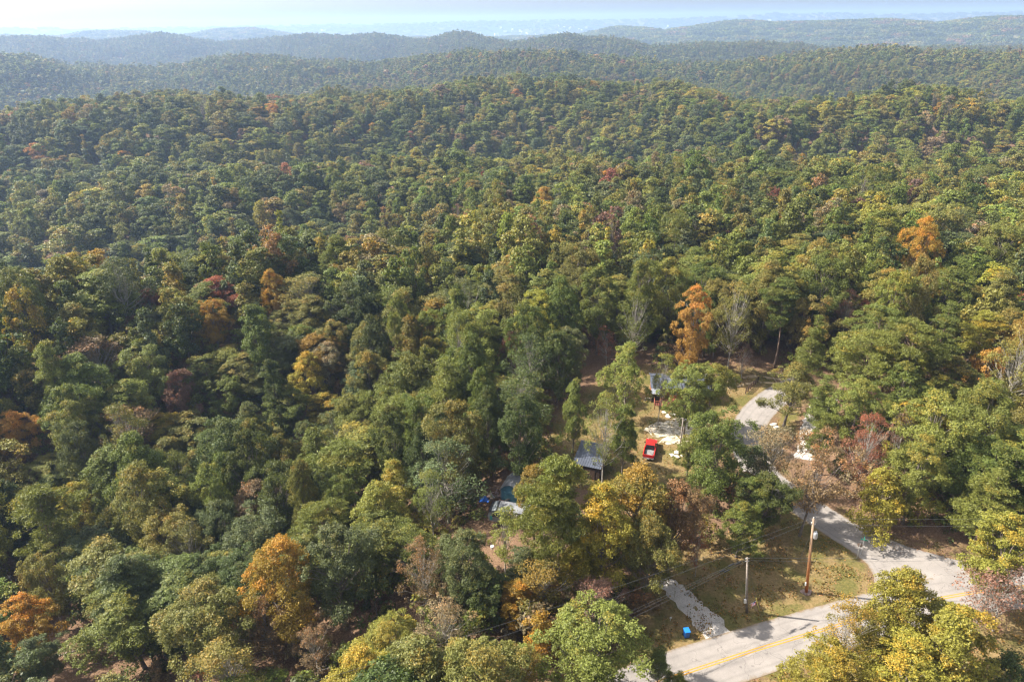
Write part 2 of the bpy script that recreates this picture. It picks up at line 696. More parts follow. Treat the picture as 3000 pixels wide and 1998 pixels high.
def asphalt():
    m, n, l, b = new_mat('asphalt')
    geo = n.new('ShaderNodeNewGeometry')
    t1 = n.new('ShaderNodeTexNoise')
    t1.inputs['Scale'].default_value = .35
    t1.inputs['Detail'].default_value = 8
    t1.inputs['Roughness'].default_value = .7
    t2 = n.new('ShaderNodeTexNoise')
    t2.inputs['Scale'].default_value = 14
    t2.inputs['Detail'].default_value = 4
    for t in (t1, t2):
        l.new(geo.outputs['Position'], t.inputs['Vector'])
    r1 = n.new('ShaderNodeValToRGB')
    r1.color_ramp.elements[0].position = .3
    r1.color_ramp.elements[0].color = (.225, .205, .19, 1)
    r1.color_ramp.elements[1].position = .7
    r1.color_ramp.elements[1].color = (.315, .285, .262, 1)
    l.new(t1.outputs[0], r1.inputs[0])
    mr = n.new('ShaderNodeMapRange')
    l.new(t2.outputs[0], mr.inputs[0])
    mr.inputs[3].default_value = .75
    mr.inputs[4].default_value = 1.25
    s = n.new('ShaderNodeVectorMath')
    s.operation = 'SCALE'
    l.new(r1.outputs[0], s.inputs[0])
    l.new(mr.outputs[0], s.inputs['Scale'])
    # sealed cracks
    v = n.new('ShaderNodeTexVoronoi')
    v.feature = 'DISTANCE_TO_EDGE'
    v.inputs['Scale'].default_value = .16
    ds = n.new('ShaderNodeVectorMath')
    ds.operation = 'ADD'
    t3 = n.new('ShaderNodeTexNoise')
    t3.inputs['Scale'].default_value = .5
    l.new(geo.outputs['Position'], t3.inputs['Vector'])
    sc = n.new('ShaderNodeVectorMath')
    sc.operation = 'SCALE'
    l.new(t3.outputs['Color'], sc.inputs[0])
    sc.inputs['Scale'].default_value = 5
    l.new(geo.outputs['Position'], ds.inputs[0])
    l.new(sc.outputs[0], ds.inputs[1])
    l.new(ds.outputs[0], v.inputs['Vector'])
    cr = n.new('ShaderNodeMapRange')
    l.new(v.outputs['Distance'], cr.inputs[0])
    cr.inputs[1].default_value = 0
    cr.inputs[2].default_value = .008
    cr.inputs[3].default_value = .62
    cr.inputs[4].default_value = 1
    s2 = n.new('ShaderNodeVectorMath')
    s2.operation = 'SCALE'
    l.new(s.outputs[0], s2.inputs[0])
    l.new(cr.outputs[0], s2.inputs['Scale'])
    # tyre tracks and dirt washed onto the edges
    ac = n.new('ShaderNodeAttribute')
    ac.attribute_name = 'across'
    ab = n.new('ShaderNodeMath')
    ab.operation = 'ABSOLUTE'
    l.new(ac.outputs['Fac'], ab.inputs[0])
    tyre = n.new('ShaderNodeValToRGB')
    e = tyre.color_ramp.elements
    e[0].position, e[0].color = .0, (1, 1, 1, 1)
    e[1].position, e[1].color = 1.0, (.93, .93, .93, 1)
    for pp, vv in ((.18, 1.0), (.27, .88), (.36, 1.0), (.62, 1.0), (.70, .86), (.79, .99)):
        x = e.new(pp)
        x.color = (vv, vv, vv, 1)
    l.new(ab.outputs[0], tyre.inputs[0])
    mt = n.new('ShaderNodeVectorMath')
    mt.operation = 'MULTIPLY'
    l.new(s2.outputs[0], mt.inputs[0])
    l.new(tyre.outputs[0], mt.inputs[1])
    t4 = n.new('ShaderNodeTexNoise')
    t4.inputs['Scale'].default_value = 1.3
    t4.inputs['Detail'].default_value = 7
    t4.inputs['Roughness'].default_value = .75
    l.new(geo.outputs['Position'], t4.inputs['Vector'])
    ed = n.new('ShaderNodeMath')
    ed.operation = 'MULTIPLY_ADD'
    l.new(t4.outputs[0], ed.inputs[0])
    ed.inputs[1].default_value = .45
    l.new(ab.outputs[0], ed.inputs[2])
    em = n.new('ShaderNodeMapRange')
    l.new(ed.outputs[0], em.inputs[0])
    em.inputs[1].default_value = 1.12
    em.inputs[2].default_value = 1.26
    dm = n.new('ShaderNodeMix')
    dm.data_type = 'RGBA'
    l.new(em.outputs[0], dm.inputs[0])
    l.new(mt.outputs[0], dm.inputs[6])
    dm.inputs[7].default_value = (.20, .14, .075, 1)
    l.new(dm.outputs[2], b.inputs['Base Color'])
    b.inputs['Roughness'].default_value = .85
    b.inputs['Specular IOR Level'].default_value = .25
    return m


M['asphalt'] = asphalt()
M['yellow'] = simple('road_paint', (.52, .245, .014), .7, var=.15, scale=6)


def gravel(name, base, bare=.5):
    m, n, l, b = new_mat(name)
    geo = n.new('ShaderNodeNewGeometry')
    t = n.new('ShaderNodeTexNoise')
    t.inputs['Scale'].default_value = .8
    t.inputs['Detail'].default_value = 9
    t.inputs['Roughness'].default_value = .75
    l.new(geo.outputs['Position'], t.inputs['Vector'])
    r = n.new('ShaderNodeValToRGB')
    e = r.color_ramp.elements
    e[0].position = bare-.16
    e[0].color = (.17, .14, .06, 1)
    e[1].position = bare
    e[1].color = (base[0]*.8, base[1]*.8, base[2]*.78, 1)
    x = e.new(bare+.14)
    x.color = (*base, 1)
    l.new(t.outputs[0], r.inputs[0])
    v = n.new('ShaderNodeTexVoronoi')
    v.inputs['Scale'].default_value = 9
    l.new(geo.outputs['Position'], v.inputs['Vector'])
    mr = n.new('ShaderNodeMapRange')
    l.new(v.outputs['Distance'], mr.inputs[0])
    mr.inputs[3].default_value = 1.15
    mr.inputs[4].default_value = .65
    s = n.new('ShaderNodeVectorMath')
    s.operation = 'SCALE'
    l.new(r.outputs[0], s.inputs[0])
    l.new(mr.outputs[0], s.inputs['Scale'])
    l.new(s.outputs[0], b.inputs['Base Color'])
    bp = n.new('ShaderNodeBump')
    bp.inputs['Strength'].default_value = .6
    bp.inputs['Distance'].default_value = .08
    l.new(v.outputs['Distance'], bp.inputs['Height'])
    l.new(bp.outputs[0], b.inputs['Normal'])
    b.inputs['Roughness'].default_value = .95
    return m


M['gravel'] = gravel('gravel', (.54, .50, .46), .40)
M['gravel_thin'] = gravel('gravel_thin', (.74, .66, .55), .53)
M['dirt'] = gravel('dirt', (.50, .38, .24), .48)

strip('main_road', MAIN_C, -3.3, 3.3, .034, M['asphalt'], edge=.05, kind='structure')
strip('side_road', SIDE_C, -2.95, 2.95, .030, M['asphalt'], edge=.06, kind='structure')
JUN = [(2478, 1591), (2529, 1632), (2559, 1685), (2564, 1716), (2554, 1741), (2529, 1757), (2434, 1780), (2500, 1800), (2700, 1755), (2900, 1715), (3090, 1690),
       (3000, 1665), (2900, 1655), (2794, 1639), (2730, 1622), (2666, 1604), (2564, 1563)]
sheet('road_junction', [at(*p) for p in JUN], .026, M['asphalt'], kind='structure')
for s, nm in ((-.16, 'a'), (.16, 'b')):
    strip('road_marking', MAIN_C, s-.065, s+.065, .040, M['yellow'], edge=.004, nx=2, kind='structure')
DRV = [(1930, 1690), (1985, 1698), (2032, 1743), (2074, 1781), (2119, 1811), (2128, 1832), (2140, 1852), (2130, 1867), (2062, 1880), (2056, 1853), (2013, 1809), (1985, 1781), (1950, 1735), (1915, 1705)]
sheet('gravel_driveway', [at(*p) for p in DRV], .03, M['gravel'], ragged=.3, kind='structure')
YRD = [(1885, 1262), (1920, 1240), (1960, 1232), (2000, 1222), (2040, 1230), (2070, 1262), (2050, 1290), (2000, 1300), (1960, 1302), (1930, 1296), (1950, 1280), (1900, 1275)]
sheet('gravel_patch', [at(*p) for p in YRD], .03, M['gravel_thin'], ragged=.55, kind='structure')
strip('gravel_track', GRAV_C, -2.0, 2.0, .022, M['gravel'], edge=.25, kind='structure')
DT = [at(*p) for p in [(2100, 1135), (2170, 1120), (2230, 1113), (2300, 1122), (2350, 1140)]]
strip('dirt_track', DT, -1.6, -.8, .022, M['dirt'], edge=.15, nx=3, kind='structure')
strip('dirt_track', DT, .5, 1.3, .022, M['dirt'], edge=.15, nx=3, kind='structure')

# ------------------------------------------------------------------ tree building
def rand_unit(n, r):
    v = r.normal(size=(n, 3))
    return v/np.linalg.norm(v, axis=1)[:, None]


def cards(pos, nrm, size, aspect, r, fold=.25):
    """one small four-cornered leaf (or spray of leaves) at each position"""
    n = len(pos)
    t = np.cross(nrm, rand_unit(n, r))
    t /= np.linalg.norm(t, axis=1)[:, None] + 1e-9
    b = np.cross(nrm, t)
    s = size[:, None]
    q = np.stack([pos + t*s, pos + b*s*aspect + nrm*s*fold, pos - t*s, pos - b*s*aspect - nrm*s*fold*r.uniform(-1, 1, (n, 1))], 1)
    return q.reshape(-1, 3)


SHAPES = {
    'round': lambda t: np.sqrt(np.clip(1-((t-.42)/.60)**2, 0, 1)),
    'wide':  lambda t: np.sqrt(np.clip(1-((t-.55)/.62)**2, 0, 1)),
    'egg':   lambda t: np.sqrt(np.clip(1-((t-.30)/.72)**2, 0, 1))*(1-.25*t),
    'cone':  lambda t: np.clip(1.02-t, 0, 1)**.75*np.clip(t/.12+.3, 0, 1),
    'tall':  lambda t: np.clip(np.sin(math.pi*np.clip(t*.86+.12, 0, 1)), 0, 1)**.6,
}


def tubes_np(paths, n=5):
    V, Fq, o = [], [], 0
    for pts, rad in paths:
        pts = np.asarray(pts, float)
        m = len(pts)
        d = np.gradient(pts, axis=0)
        d /= np.linalg.norm(d, axis=1)[:, None] + 1e-9
        ref = np.array([.31, .95, .07])
        u = np.cross(d, ref)
        u /= np.linalg.norm(u, axis=1)[:, None] + 1e-9
        w = np.cross(d, u)
        a = np.arange(n)/n*2*math.pi
        ring = pts[:, None] + (u[:, None]*np.cos(a)[None, :, None] + w[:, None]*np.sin(a)[None, :, None])*np.asarray(rad)[:, None, None]
        V.append(ring.reshape(-1, 3))
        i = np.arange(m-1)[:, None]*n
        k = np.arange(n)[None]
        k2 = (k+1) % n
        Fq.append((np.stack([i+k, i+k2, i+n+k2, i+n+k], -1)+o).reshape(-1, 4))
        o += m*n
    return np.concatenate(V), np.concatenate(Fq)


def make_tree(seed, H=16, W=8, base=.35, shape='round', clumps=80, per=130, leaf=.16, cr=.95, lobes=.28, pine=False,
              limbs=26, twigs=0, trunk_r=.22, gap=0.0, aspect=.6, lean=0.0, fine=False):
    """returns (crown verts, quads, attributes), (trunk verts, quads)"""
    r = np.random.default_rng(seed)
    ph = r.uniform(0, 6.28, 4)
    tb = H*base
    kx = r.uniform(-.5, .5, 2)*.04*H
    ln = lean*H*np.array([math.cos(ph[0]), math.sin(ph[0])])

    def axis(z):
        t = z/H
        return np.stack([kx[0]*np.sin(t*5+ph[0]) + ln[0]*t**1.3, kx[1]*np.sin(t*4+ph[1]) + ln[1]*t**1.3], -1)
    # clump centres
    C, tries = [], 0
    minsep = cr*(.78 if not pine else .85)
    while len(C) < clumps and tries < clumps*60:
        tries += 1
        t = r.uniform(0, 1)**.8
        az = r.uniform(0, 6.28)
        env = SHAPES[shape](np.array([t]))[0]*W/2
        env *= 1 + 1.35*lobes*(math.sin(2*az+ph[0]+4*t) + .7*math.sin(3*az+ph[1]-5*t) + .6*math.sin(5*az+ph[2]))/1.6
        env = max(env - cr*.6, .1)
        rad = env*r.uniform(.0, 1)**.38
        z = tb + (H-tb-cr*.5)*t
        if gap and math.sin(3*az+ph[3]+7*t) > 1-gap*2:
            continue
        ax = axis(np.array([z]))[0]
        p = np.array([ax[0]+rad*math.cos(az), ax[1]+rad*math.sin(az), z])
        if C and np.min(np.linalg.norm((np.array(C)-p)*np.array([1, 1, 1.25]), axis=1)) < minsep*r.uniform(.55, 1.1):
            continue
        C.append(p)
    C = np.array(C)
    nC = len(C)
    crs = cr*(.55 + .95*r.uniform(0, 1, nC)**1.4)
    cvar = r.uniform(0, 1, nC)
    # leaves turn first at the top and on the outside
    cvar = .65*cvar + .35*((C[:, 2]-tb)/(H-tb))
    cnt = np.maximum(8, (per*(crs/cr)**2*r.uniform(.7, 1.2, nC))).astype(int)
    ci = np.repeat(np.arange(nC), cnt)
    n = len(ci)
    axc = axis(C[:, 2])
    outw = C.copy()
    outw[:, :2] -= axc
    outw[:, 2] = (C[:, 2]-(tb+.35*(H-tb)))*.6
    outw /= np.linalg.norm(outw, axis=1)[:, None]+1e-6
    d = rand_unit(n, r) + outw[ci]*.75 + np.array([0, 0, .35])
    d /= np.linalg.norm(d, axis=1)[:, None]+1e-6
    flat = np.array([1, 1, .86]) if not pine else np.array([1.1, 1.1, .42])
    rr = r.uniform(.35, 1.0, n)**.55
    # each clump has its own bumpy outline
    bump = 1 + .3*np.sin(d[:, 0]*5+ci*1.7) * np.sin(d[:, 1]*6+ci*2.3+d[:, 2]*4)
    pos = C[ci] + d*(rr*bump)[:, None]*crs[ci][:, None]*flat
    nr = d*.55 + rand_unit(n, r)*(.75 if not pine else 1.0) + np.array([0, 0, .38])
    nr /= np.linalg.norm(nr, axis=1)[:, None]+1e-6
    sz = leaf*r.uniform(.6, 1.45, n)
    cv = cards(pos, nr, sz, aspect if not pine else .13, r)
    lv = np.repeat(r.uniform(0, 1, n), 4).astype(np.float32)
    cl = np.repeat(np.clip(cvar[ci] + r.normal(0, .06, n), 0, 1), 4).astype(np.float32)
    cf = np.arange(4*n).reshape(-1, 4)
    # trunk and limbs
    top = H*(.80 if not pine else .96)
    zz = np.linspace(-.6, top, 10)
    a = axis(np.clip(zz, 0, None))
    tr = trunk_r*(1-.82*np.clip(zz, 0, None)/top)
    tr[0] *= 1.35
    tr[1] *= 1.1
    paths = [(np.column_stack([a, zz]), tr)]
    order = r.permutation(nC)[:limbs]
    for i in order:
        c = C[i]
        hz = max(tb*.75, min(c[2]*(.62 if not pine else .97) + r.uniform(-1, .5), top*.95))
        if hz > c[2] + .3 and not pine:
            hz = c[2]-.3
        s = np.array([*axis(np.array([hz]))[0], hz])
        tt = np.linspace(0, 1, 5)[:, None]
        mid = s*(1-tt) + c*tt
        mid[:, 2] += np.sin(tt[:, 0]*math.pi)*(-.25 if not pine else .12)*np.linalg.norm(c-s)*.3
        mid[1:-1] += r.normal(0, .07, (3, 3))*np.linalg.norm(c-s)*.4
        r0 = trunk_r*(.42 if not pine else .25)*(1-.5*hz/H)
        paths.append((mid, np.linspace(r0, r0*.25, 5)))
        for _ in range(twigs):
            e = c + rand_unit(1, r)[0]*crs[i]*1.3 + np.array([0, 0, .3])
            k = r.integers(2, 5)
            p2 = np.stack([mid[k-1], (mid[k-1]+e)/2 + r.normal(0, .12, 3), e])
            paths.append((p2, [r0*.35, r0*.22, r0*.08]))
    tv, tf = tubes_np(paths, 6 if fine else 4)
    return (cv, cf, lv, cl), (tv, tf)


def proto(name, seed, bark='bark', **kw):
    (cv, cf, lv, cl), (tv, tf) = make_tree(seed, **kw)
    crown = mesh_np(name+'_crown', cv, cf, M['leaf'], {'leaf_var': ('FLOAT', lv), 'clump_var': ('FLOAT', cl)})
    trunk = mesh_np(name+'_trunk', tv, tf, M[bark], smooth_=True)
    return dict(crown=crown, trunk=trunk, H=kw.get('H', 16), W=kw.get('W', 8))


PR = {}
PR['oak'] = [proto('oak%d' % i, 100+i, H=16, W=w, base=b, shape=s, clumps=c, per=380, leaf=.094, cr=1.0, lobes=lo, limbs=34, fine=True, trunk_r=.24)
             for i, (w, b, s, c, lo) in enumerate([(9.5, .26, 'round', 125, .30), (8.5, .30, 'wide', 105, .36), (9.0, .18, 'egg', 130, .25), (8, .28, 'round', 100, .42)])]
PR['maple'] = [proto('maple%d' % i, 200+i, H=16, W=w, base=b, shape=s, clumps=c, per=340, leaf=.092, cr=.85, lobes=lo, limbs=30, fine=True, trunk_r=.2)
               for i, (w, b, s, c, lo) in enumerate([(7.0, .22, 'egg', 110, .25), (6.5, .25, 'tall', 105, .32), (7.5, .2, 'round', 120, .3)])]
PR['loose'] = [proto('loose%d' % i, 300+i, 'bark_pale', H=16, W=w, base=.3, shape=s, clumps=70, per=130, leaf=.095, cr=1.0, lobes=.4, limbs=50, twigs=2, gap=.12, fine=True, trunk_r=.18)
               for i, (w, s) in enumerate([(8.5, 'round'), (7, 'tall')])]
PR['thin'] = [proto('thin%d' % i, 400+i, 'bark_pale', H=16, W=w, base=.38, shape='tall', clumps=46, per=120, leaf=.095, cr=.8, lobes=.4, limbs=34, twigs=1, fine=True, trunk_r=.13)
              for i, w in enumerate([5, 5.5])]
PR['pine'] = [proto('pine%d' % i, 500+i, 'bark_pine', H=18, W=w, base=b, shape=s, clumps=c, per=420, leaf=.20, cr=1.15, lobes=.45, limbs=60, pine=True, fine=True, trunk_r=.2)
              for i, (w, b, s, c) in enumerate([(7.5, .45, 'wide', 62), (6.5, .5, 'egg', 50), (7, .35, 'cone', 60)])]
PR['small'] = [proto('small%d' % i, 600+i, H=7, W=5, base=.12, shape=s, clumps=60, per=170, leaf=.09, cr=.7, lobes=.3, limbs=24, twigs=0, fine=True, trunk_r=.09)
               for i, s in enumerate(['round', 'egg'])]
PR['wispy'] = [proto('wispy%d' % i, 700+i, 'bark_pale', H=8, W=5, base=.22, shape=s, clumps=42, per=50, leaf=.09, cr=.8, lobes=.4, limbs=40, twigs=2, fine=True, trunk_r=.09)
               for i, s in enumerate(['round', 'tall'])]
PR['slant'] = [proto('slant0', 801, 'bark', H=16, W=9, base=.35, shape='wide', clumps=85, per=130, leaf=.11, cr=1.0, lobes=.4, limbs=50, twigs=1, gap=.05, lean=.22, fine=True, trunk_r=.2)]

# palette: real leaf colours (linear), and how much of the crown has turned
PAL = {
    'dark green':   ((.072, .093, .020), .05),
    'blue-green':   ((.101, .124, .044), .03),
    'mid-green':    ((.120, .145, .025), .07),
    'olive':        ((.174, .165, .039), .15),
    'light green':  ((.176, .194, .038), .09),
    'yellow-green': ((.245, .228, .036), .15),
    'golden':       ((.30, .195, .026), .22),
    'orange':       ((.42, .225, .045), .10),
    'rust-brown':   ((.20, .130, .060), .12),
    'red':          ((.25, .100, .055), .12),
    'maroon':       ((.185, .110, .080), .10),
    'tan-brown':    ((.20, .160, .085), .10),
    'green and orange': ((.165, .155, .032), .50),
    'pine green':   ((.142, .162, .034), .06),
}
KIND = {'oak': 'broadleaf tree', 'maple': 'broadleaf tree', 'loose': 'thin-leaved tree', 'thin': 'slender tree', 'pine': 'pine tree',
        'small': 'small tree', 'wispy': 'half-bare small tree', 'slant': 'leaning tree'}
NAME = {'oak': 'broadleaf_tree', 'maple': 'broadleaf_tree', 'loose': 'broadleaf_tree', 'thin': 'slender_tree', 'pine': 'pine_tree',
        'small': 'small_tree', 'wispy': 'small_tree', 'slant': 'leaning_tree'}
TREES = []      # every separate tree: position, size, colour, kind
PLACED = []     # x, y, crown radius


def add_tree(x, y, h, w, colour, kind, label=None, rz=None, r=random):
    pr = r.choice(PR[kind])
    if rz is None:
        rz = r.uniform(0, 6.28)
    TREES.append(dict(x=x, y=y, z=ground1(x, y), h=h, w=w, colour=colour, kind=kind, pr=pr, rz=rz, label=label, jit=r.random()))
    PLACED.append((x, y, w/2))


# Trees one can single out in the photograph: top of the crown (in 2354-wide photo pixels), height, crown width, colour, kind, label
S_ = W_/2354.0
HAND = [
    # foreground, bottom right
    (2095, 1318, 15, 8.5, 'yellow-green', 'oak', 'tall yellow-green tree with orange tips hiding the main road past the junction'),
    (2215, 1398, 14, 8.5, 'yellow-green', 'maple', 'yellow-gold tree, brightest crown on the near side of the road'),
    (1965, 1388, 12, 6.5, 'green and orange', 'loose', 'loose green-and-orange tree overhanging the double yellow line'),
    (1925, 1490, 11, 7.5, 'yellow-green', 'oak', 'low yellow-green tree at the near verge of the main road'),
    (2110, 1478, 11, 8.0, 'yellow-green', 'maple', 'yellow-green tree in front of the golden tree by the road'),
    (2340, 1185, 15, 7.0, 'yellow-green', 'maple', 'yellow-green tree cut by the right frame edge above the road'),
    (2285, 1318, 10, 6.0, 'maroon', 'wispy', 'pinkish half-bare small tree standing over the road at far right'),
    (2335, 1310, 10, 6.0, 'maroon', 'wispy', 'reddish half-bare small tree touching the right frame edge by the road'),
    (2340, 1520, 8, 6.0, 'dark green', 'small', 'dark shrub-like tree in the bottom right corner'),
    (1366, 1418, 13, 9.8, 'light green', 'oak', 'round full light-green tree beside the bottom end of the road'),
    (1518, 1508, 6.5, 3.2, 'pine green', 'pine', 'small young pine standing at the edge of the main road'),
    (1565, 1548, 5.5, 2.6, 'pine green', 'pine', 'smallest pine sprig in front of the double yellow line'),
    # bottom edge
    (960, 1482, 14, 9.5, 'olive', 'oak', 'broad olive tree with ochre tips at the bottom edge left of centre'),
    (1085, 1490, 14, 9.0, 'olive', 'oak', 'broad olive tree right behind the wires at the bottom edge'),
    (840, 1512, 12, 8.0, 'yellow-green', 'oak', 'yellow-green tree on the bottom edge beside the broad olive one'),
    (1208, 1500, 9, 5, 'green and orange', 'loose', 'loose orange-tipped tree under the lowest wires'),
    (1190, 1345, 8, 5.5, 'golden', 'maple', 'bright golden small tree in the thicket behind the wires'),
    (1245, 1420, 7, 5, 'golden', 'small', 'golden shrubby tree just left of the round light-green tree'),
    (1250, 1290, 10, 7.5, 'green and orange', 'loose', 'orange and green loose tree below the three pine trunks'),
    (1120, 1325, 9, 6.0, 'dark green', 'maple', 'small dark green tree beside the bright golden thicket tree'),
    (1382, 1335, 8, 5.5, 'maroon', 'loose', 'dull pink-brown small tree beside the top of the gravel driveway'),
    (1330, 1250, 9, 6.5, 'yellow-green', 'maple', 'yellow-green young tree in front of the orange-topped maple'),
    (1020, 1395, 9, 6.5, 'tan-brown', 'loose', 'tan twiggy tree under the upper pair of wires'),
    (900, 1430, 9, 7, 'yellow-green', 'oak', 'yellow-green lower tree right of the dark hollow at the bottom'),
    (965, 1248, 13, 5.8, 'rust-brown', 'loose', 'orange sparse tree with pale forked limbs showing'),
    (1062, 1240, 13, 7.2, 'blue-green', 'oak', 'dense rounded blue-green tree beside the orange sparse tree'),
    (762, 1212, 16, 9.0, 'blue-green', 'oak', 'large dark blue-green tree right of the big amber tree'),
    (620, 1262, 16, 9.6, 'golden', 'oak', 'big amber tree with gold top and orange-brown skirt'),
    (470, 1362, 14, 10, 'olive', 'oak', 'wide ochre-topped olive tree left of the big amber tree'),
    (600, 1385, 10, 7, 'rust-brown', 'loose', 'rust-coloured twiggy tree in the shade of the big amber tree'),
    (715, 1450, 8, 5.5, 'rust-brown', 'loose', 'small orange-brown tree at the right foot of the amber tree'),
    (42, 1372, 12, 6.4, 'golden', 'maple', 'orange-gold tree over the bare ground at lower left'),
    (70, 1480, 8, 5.5, 'blue-green', 'oak', 'grey-green small tree in front of the orange-gold one at lower left'),
    (268, 1290, 15, 9.5, 'blue-green', 'oak', 'large grey-green tree leaning over the bare slope'),
    (420, 1200, 14, 8.0, 'olive', 'loose', 'see-through tree with amber leaves and pale trunk'),
    (490, 1165, 14, 7.5, 'blue-green', 'oak', 'rounded blue-green tree behind the see-through amber tree'),
    (590, 1185, 14, 9.2, 'blue-green', 'oak', 'wide domed blue-green tree behind the big amber tree'),
    (160, 1110, 15, 6.0, 'yellow-green', 'maple', 'pointed yellow-green tree at lower left'),
    (730, 1160, 13, 6.8, 'pine green', 'pine', 'lower pine of the pair left of the blue shed'),
    (790, 1015, 18, 8.5, 'pine green', 'pine', 'taller pine of the pair left of the blue shed'),
    (870, 1105, 15, 7.0, 'light green', 'maple', 'light green tree right of the pair of pines'),
    (905, 1060, 14, 6, 'yellow-green', 'maple', 'yellow-green narrow tree behind the light green one by the pines'),
    (985, 1085, 13, 6, 'light green', 'loose', 'loose pale tree left of the leaf-covered yard'),
    # round the sheds
    (1050, 925, 19, 9.0, 'olive', 'oak', 'tall olive tree shading the yard of the blue shed'),
    (1120, 893, 17, 7.0, 'dark green', 'oak', 'dark tree standing behind the blue shed'),
    (1195, 905, 18, 6.5, 'dark green', 'maple', 'dark narrow tree at the left rim of the cabin clearing'),
    (1160, 1172, 12, 4.4, 'light green', 'thin', 'slender young tree with bare lower trunk before the camper'),
    (1229, 1070, 15, 5.4, 'green and orange', 'maple', 'orange-edged tree between the blue shed and the tall pine'),
    (1205, 1265, 10, 5.5, 'blue-green', 'maple', 'small blue-green tree in front of the camper'),
    (1283, 1052, 20, 7.2, 'pine green', 'pine', 'tall full pine in front of the dark-roofed shed'),
    (1255, 1130, 18, 6.8, 'pine green', 'pine', 'second tall pine standing closer, with bare reddish trunk'),
    (1392, 1118, 18, 7.4, 'yellow-green', 'maple', 'bright yellow-green tall tree right of the two tall pines'),
    (1468, 1075, 17, 8.6, 'green and orange', 'maple', 'orange-gold topped maple just before the red pickup truck'),
    (1560, 1112, 15, 7.4, 'rust-brown', 'oak', 'rust-coloured dense tree right of the orange-gold maple'),
    (1500, 1190, 14, 7.5, 'olive', 'oak', 'olive tree with ochre tips in front of the orange-gold maple'),
    (1322, 876, 16, 5.0, 'light green', 'maple', 'light green thin tree at the corner of the dark-roofed shed'),
    (1397, 908, 17, 6.8, 'light green', 'loose', 'pale loose tree with a white trunk beside the shed roof'),
    (1440, 935, 14, 5.0, 'mid-green', 'maple', 'mid-green tree close at the left side of the red pickup'),
    (1446, 798, 16, 7.0, 'light green', 'oak', 'round-headed tree rising left of the cabin roof'),
    (1530, 812, 15, 4.6, 'light green', 'thin', 'narrow light tree right behind the cabin roof'),
    (1590, 842, 15, 7.4, 'light green', 'oak', 'spreading tree hiding the right half of the cabin'),
    (1640, 835, 14, 8.0, 'light green', 'oak', 'broad tree between the cabin and the paved bend'),
    (1655, 958, 17, 9.2, 'mid-green', 'oak', 'biggest green tree of the clearing, right of the red pickup'),
    (1590, 1000, 8, 4, 'light green', 'maple', 'small light green tree beside the wooden post'),
    (1832, 838, 13, 8.8, 'olive', 'oak', 'olive tree arching over the far end of the paved bend'),
    (1792, 985, 12, 7.5, 'tan-brown', 'loose', 'brown half-bare tree over the side road'),
    (1880, 1020, 16, 8.6, 'rust-brown', 'slant', 'leaning brown-leaved tree above the big utility pole'),
    (1712, 1165, 9, 5.8, 'mid-green', 'maple', 'low green tree between the two utility poles'),
    (1612, 1205, 9, 3.8, 'red', 'wispy', 'thin reddish young tree on the lawn'),
    (1768, 1092, 11, 6.8, 'dark green', 'oak', 'dark tree in deep shade left of the big utility pole'),
    (1745, 1100, 10, 5.5, 'mid-green', 'maple', 'mid-green tree behind the low green one on the lawn'),
    (1730, 1020, 10, 6.0, 'blue-green', 'small', 'blue-green bushy tree beside the mailbox'),
    # forest edge behind the clearing
    (1602, 662, 20, 7.4, 'orange', 'maple', 'tall narrow orange tree at the forest edge behind the cabin'),
    (1590, 750, 10, 4.5, 'orange', 'small', 'small orange understory tree below the tall orange tree'),
    (1396, 752, 9, 4.6, 'red', 'wispy', 'small red tree in the shade of the forest edge'),
    (1715, 792, 8, 5.0, 'maroon', 'wispy', 'small wine-red tree at the right end of the forest edge'),
    (1475, 600, 22, 8, 'mid-green', 'oak', 'tall straight-trunked tree at the forest edge left of the orange one'),
    (1290, 640, 20, 9, 'mid-green', 'oak', 'tall full green tree at the left corner of the forest edge'),
    (1215, 700, 19, 8.5, 'mid-green', 'oak', 'full green tree left of the forest edge corner'),
    (1380, 612, 21, 8, 'mid-green', 'maple', 'tall green tree above the small red tree'),
    (1545, 590, 22, 7.5, 'light green', 'maple', 'tall light tree between the straight-trunked and orange trees'),
    (1700, 650, 20, 8.5, 'olive', 'loose', 'olive thin-leaved tree right of the tall orange tree'),
    (1170, 765, 10, 5, 'red', 'small', 'red-orange small tree in the left shade of the forest edge'),
    (1810, 640, 20, 7.0, 'pine green', 'pine', 'pine with a slanting bare trunk at the forest edge'),
    (1885, 722, 18, 6.2, 'pine green', 'pine', 'round-topped pine right of the slanting-trunk pine'),
    (1955, 668, 13, 6.5, 'maroon', 'loose', 'dull red twiggy tree between pines'),
    (1990, 690, 10, 4, 'red', 'small', 'bright red small tree beside the dull red twiggy one'),
    (2132, 505, 21, 9.0, 'golden', 'oak', 'bright yellow tree with a white trunk, high on the right'),
    (2110, 735, 20, 8.0, 'pine green', 'pine', 'wide pine in the middle of the right-hand pines'),
    (2030, 700, 19, 7.0, 'pine green', 'pine', 'pine left of the widest right-hand pine'),
    (2190, 690, 19, 7.0, 'pine green', 'pine', 'pine right of the widest right-hand pine'),
    (2275, 715, 16, 6.5, 'yellow-green', 'pine', 'bright yellow-green bushy pine near the right edge'),
    (2285, 800, 11, 5.5, 'orange', 'small', 'salmon-orange small tree near the right edge'),
    (1905, 860, 14, 5.5, 'pine green', 'pine', 'pale green pine above the gravel track'),
    (1900, 950, 12, 5.0, 'pine green', 'pine', 'lower pine leaning over the gravel track'),
    (1985, 870, 14, 8.0, 'light green', 'oak', 'rounded light green tree right of the gravel track pines'),
    (2010, 955, 14, 7.5, 'red', 'loose', 'red-orange half-bare tree right of the brown leaning tree'),
    (2085, 950, 12, 4.8, 'maroon', 'wispy', 'grey-pink bare-topped tree beside the red-orange one'),
    (2160, 905, 17, 9.5, 'light green', 'oak', 'large light green tree right of the red-orange tree'),
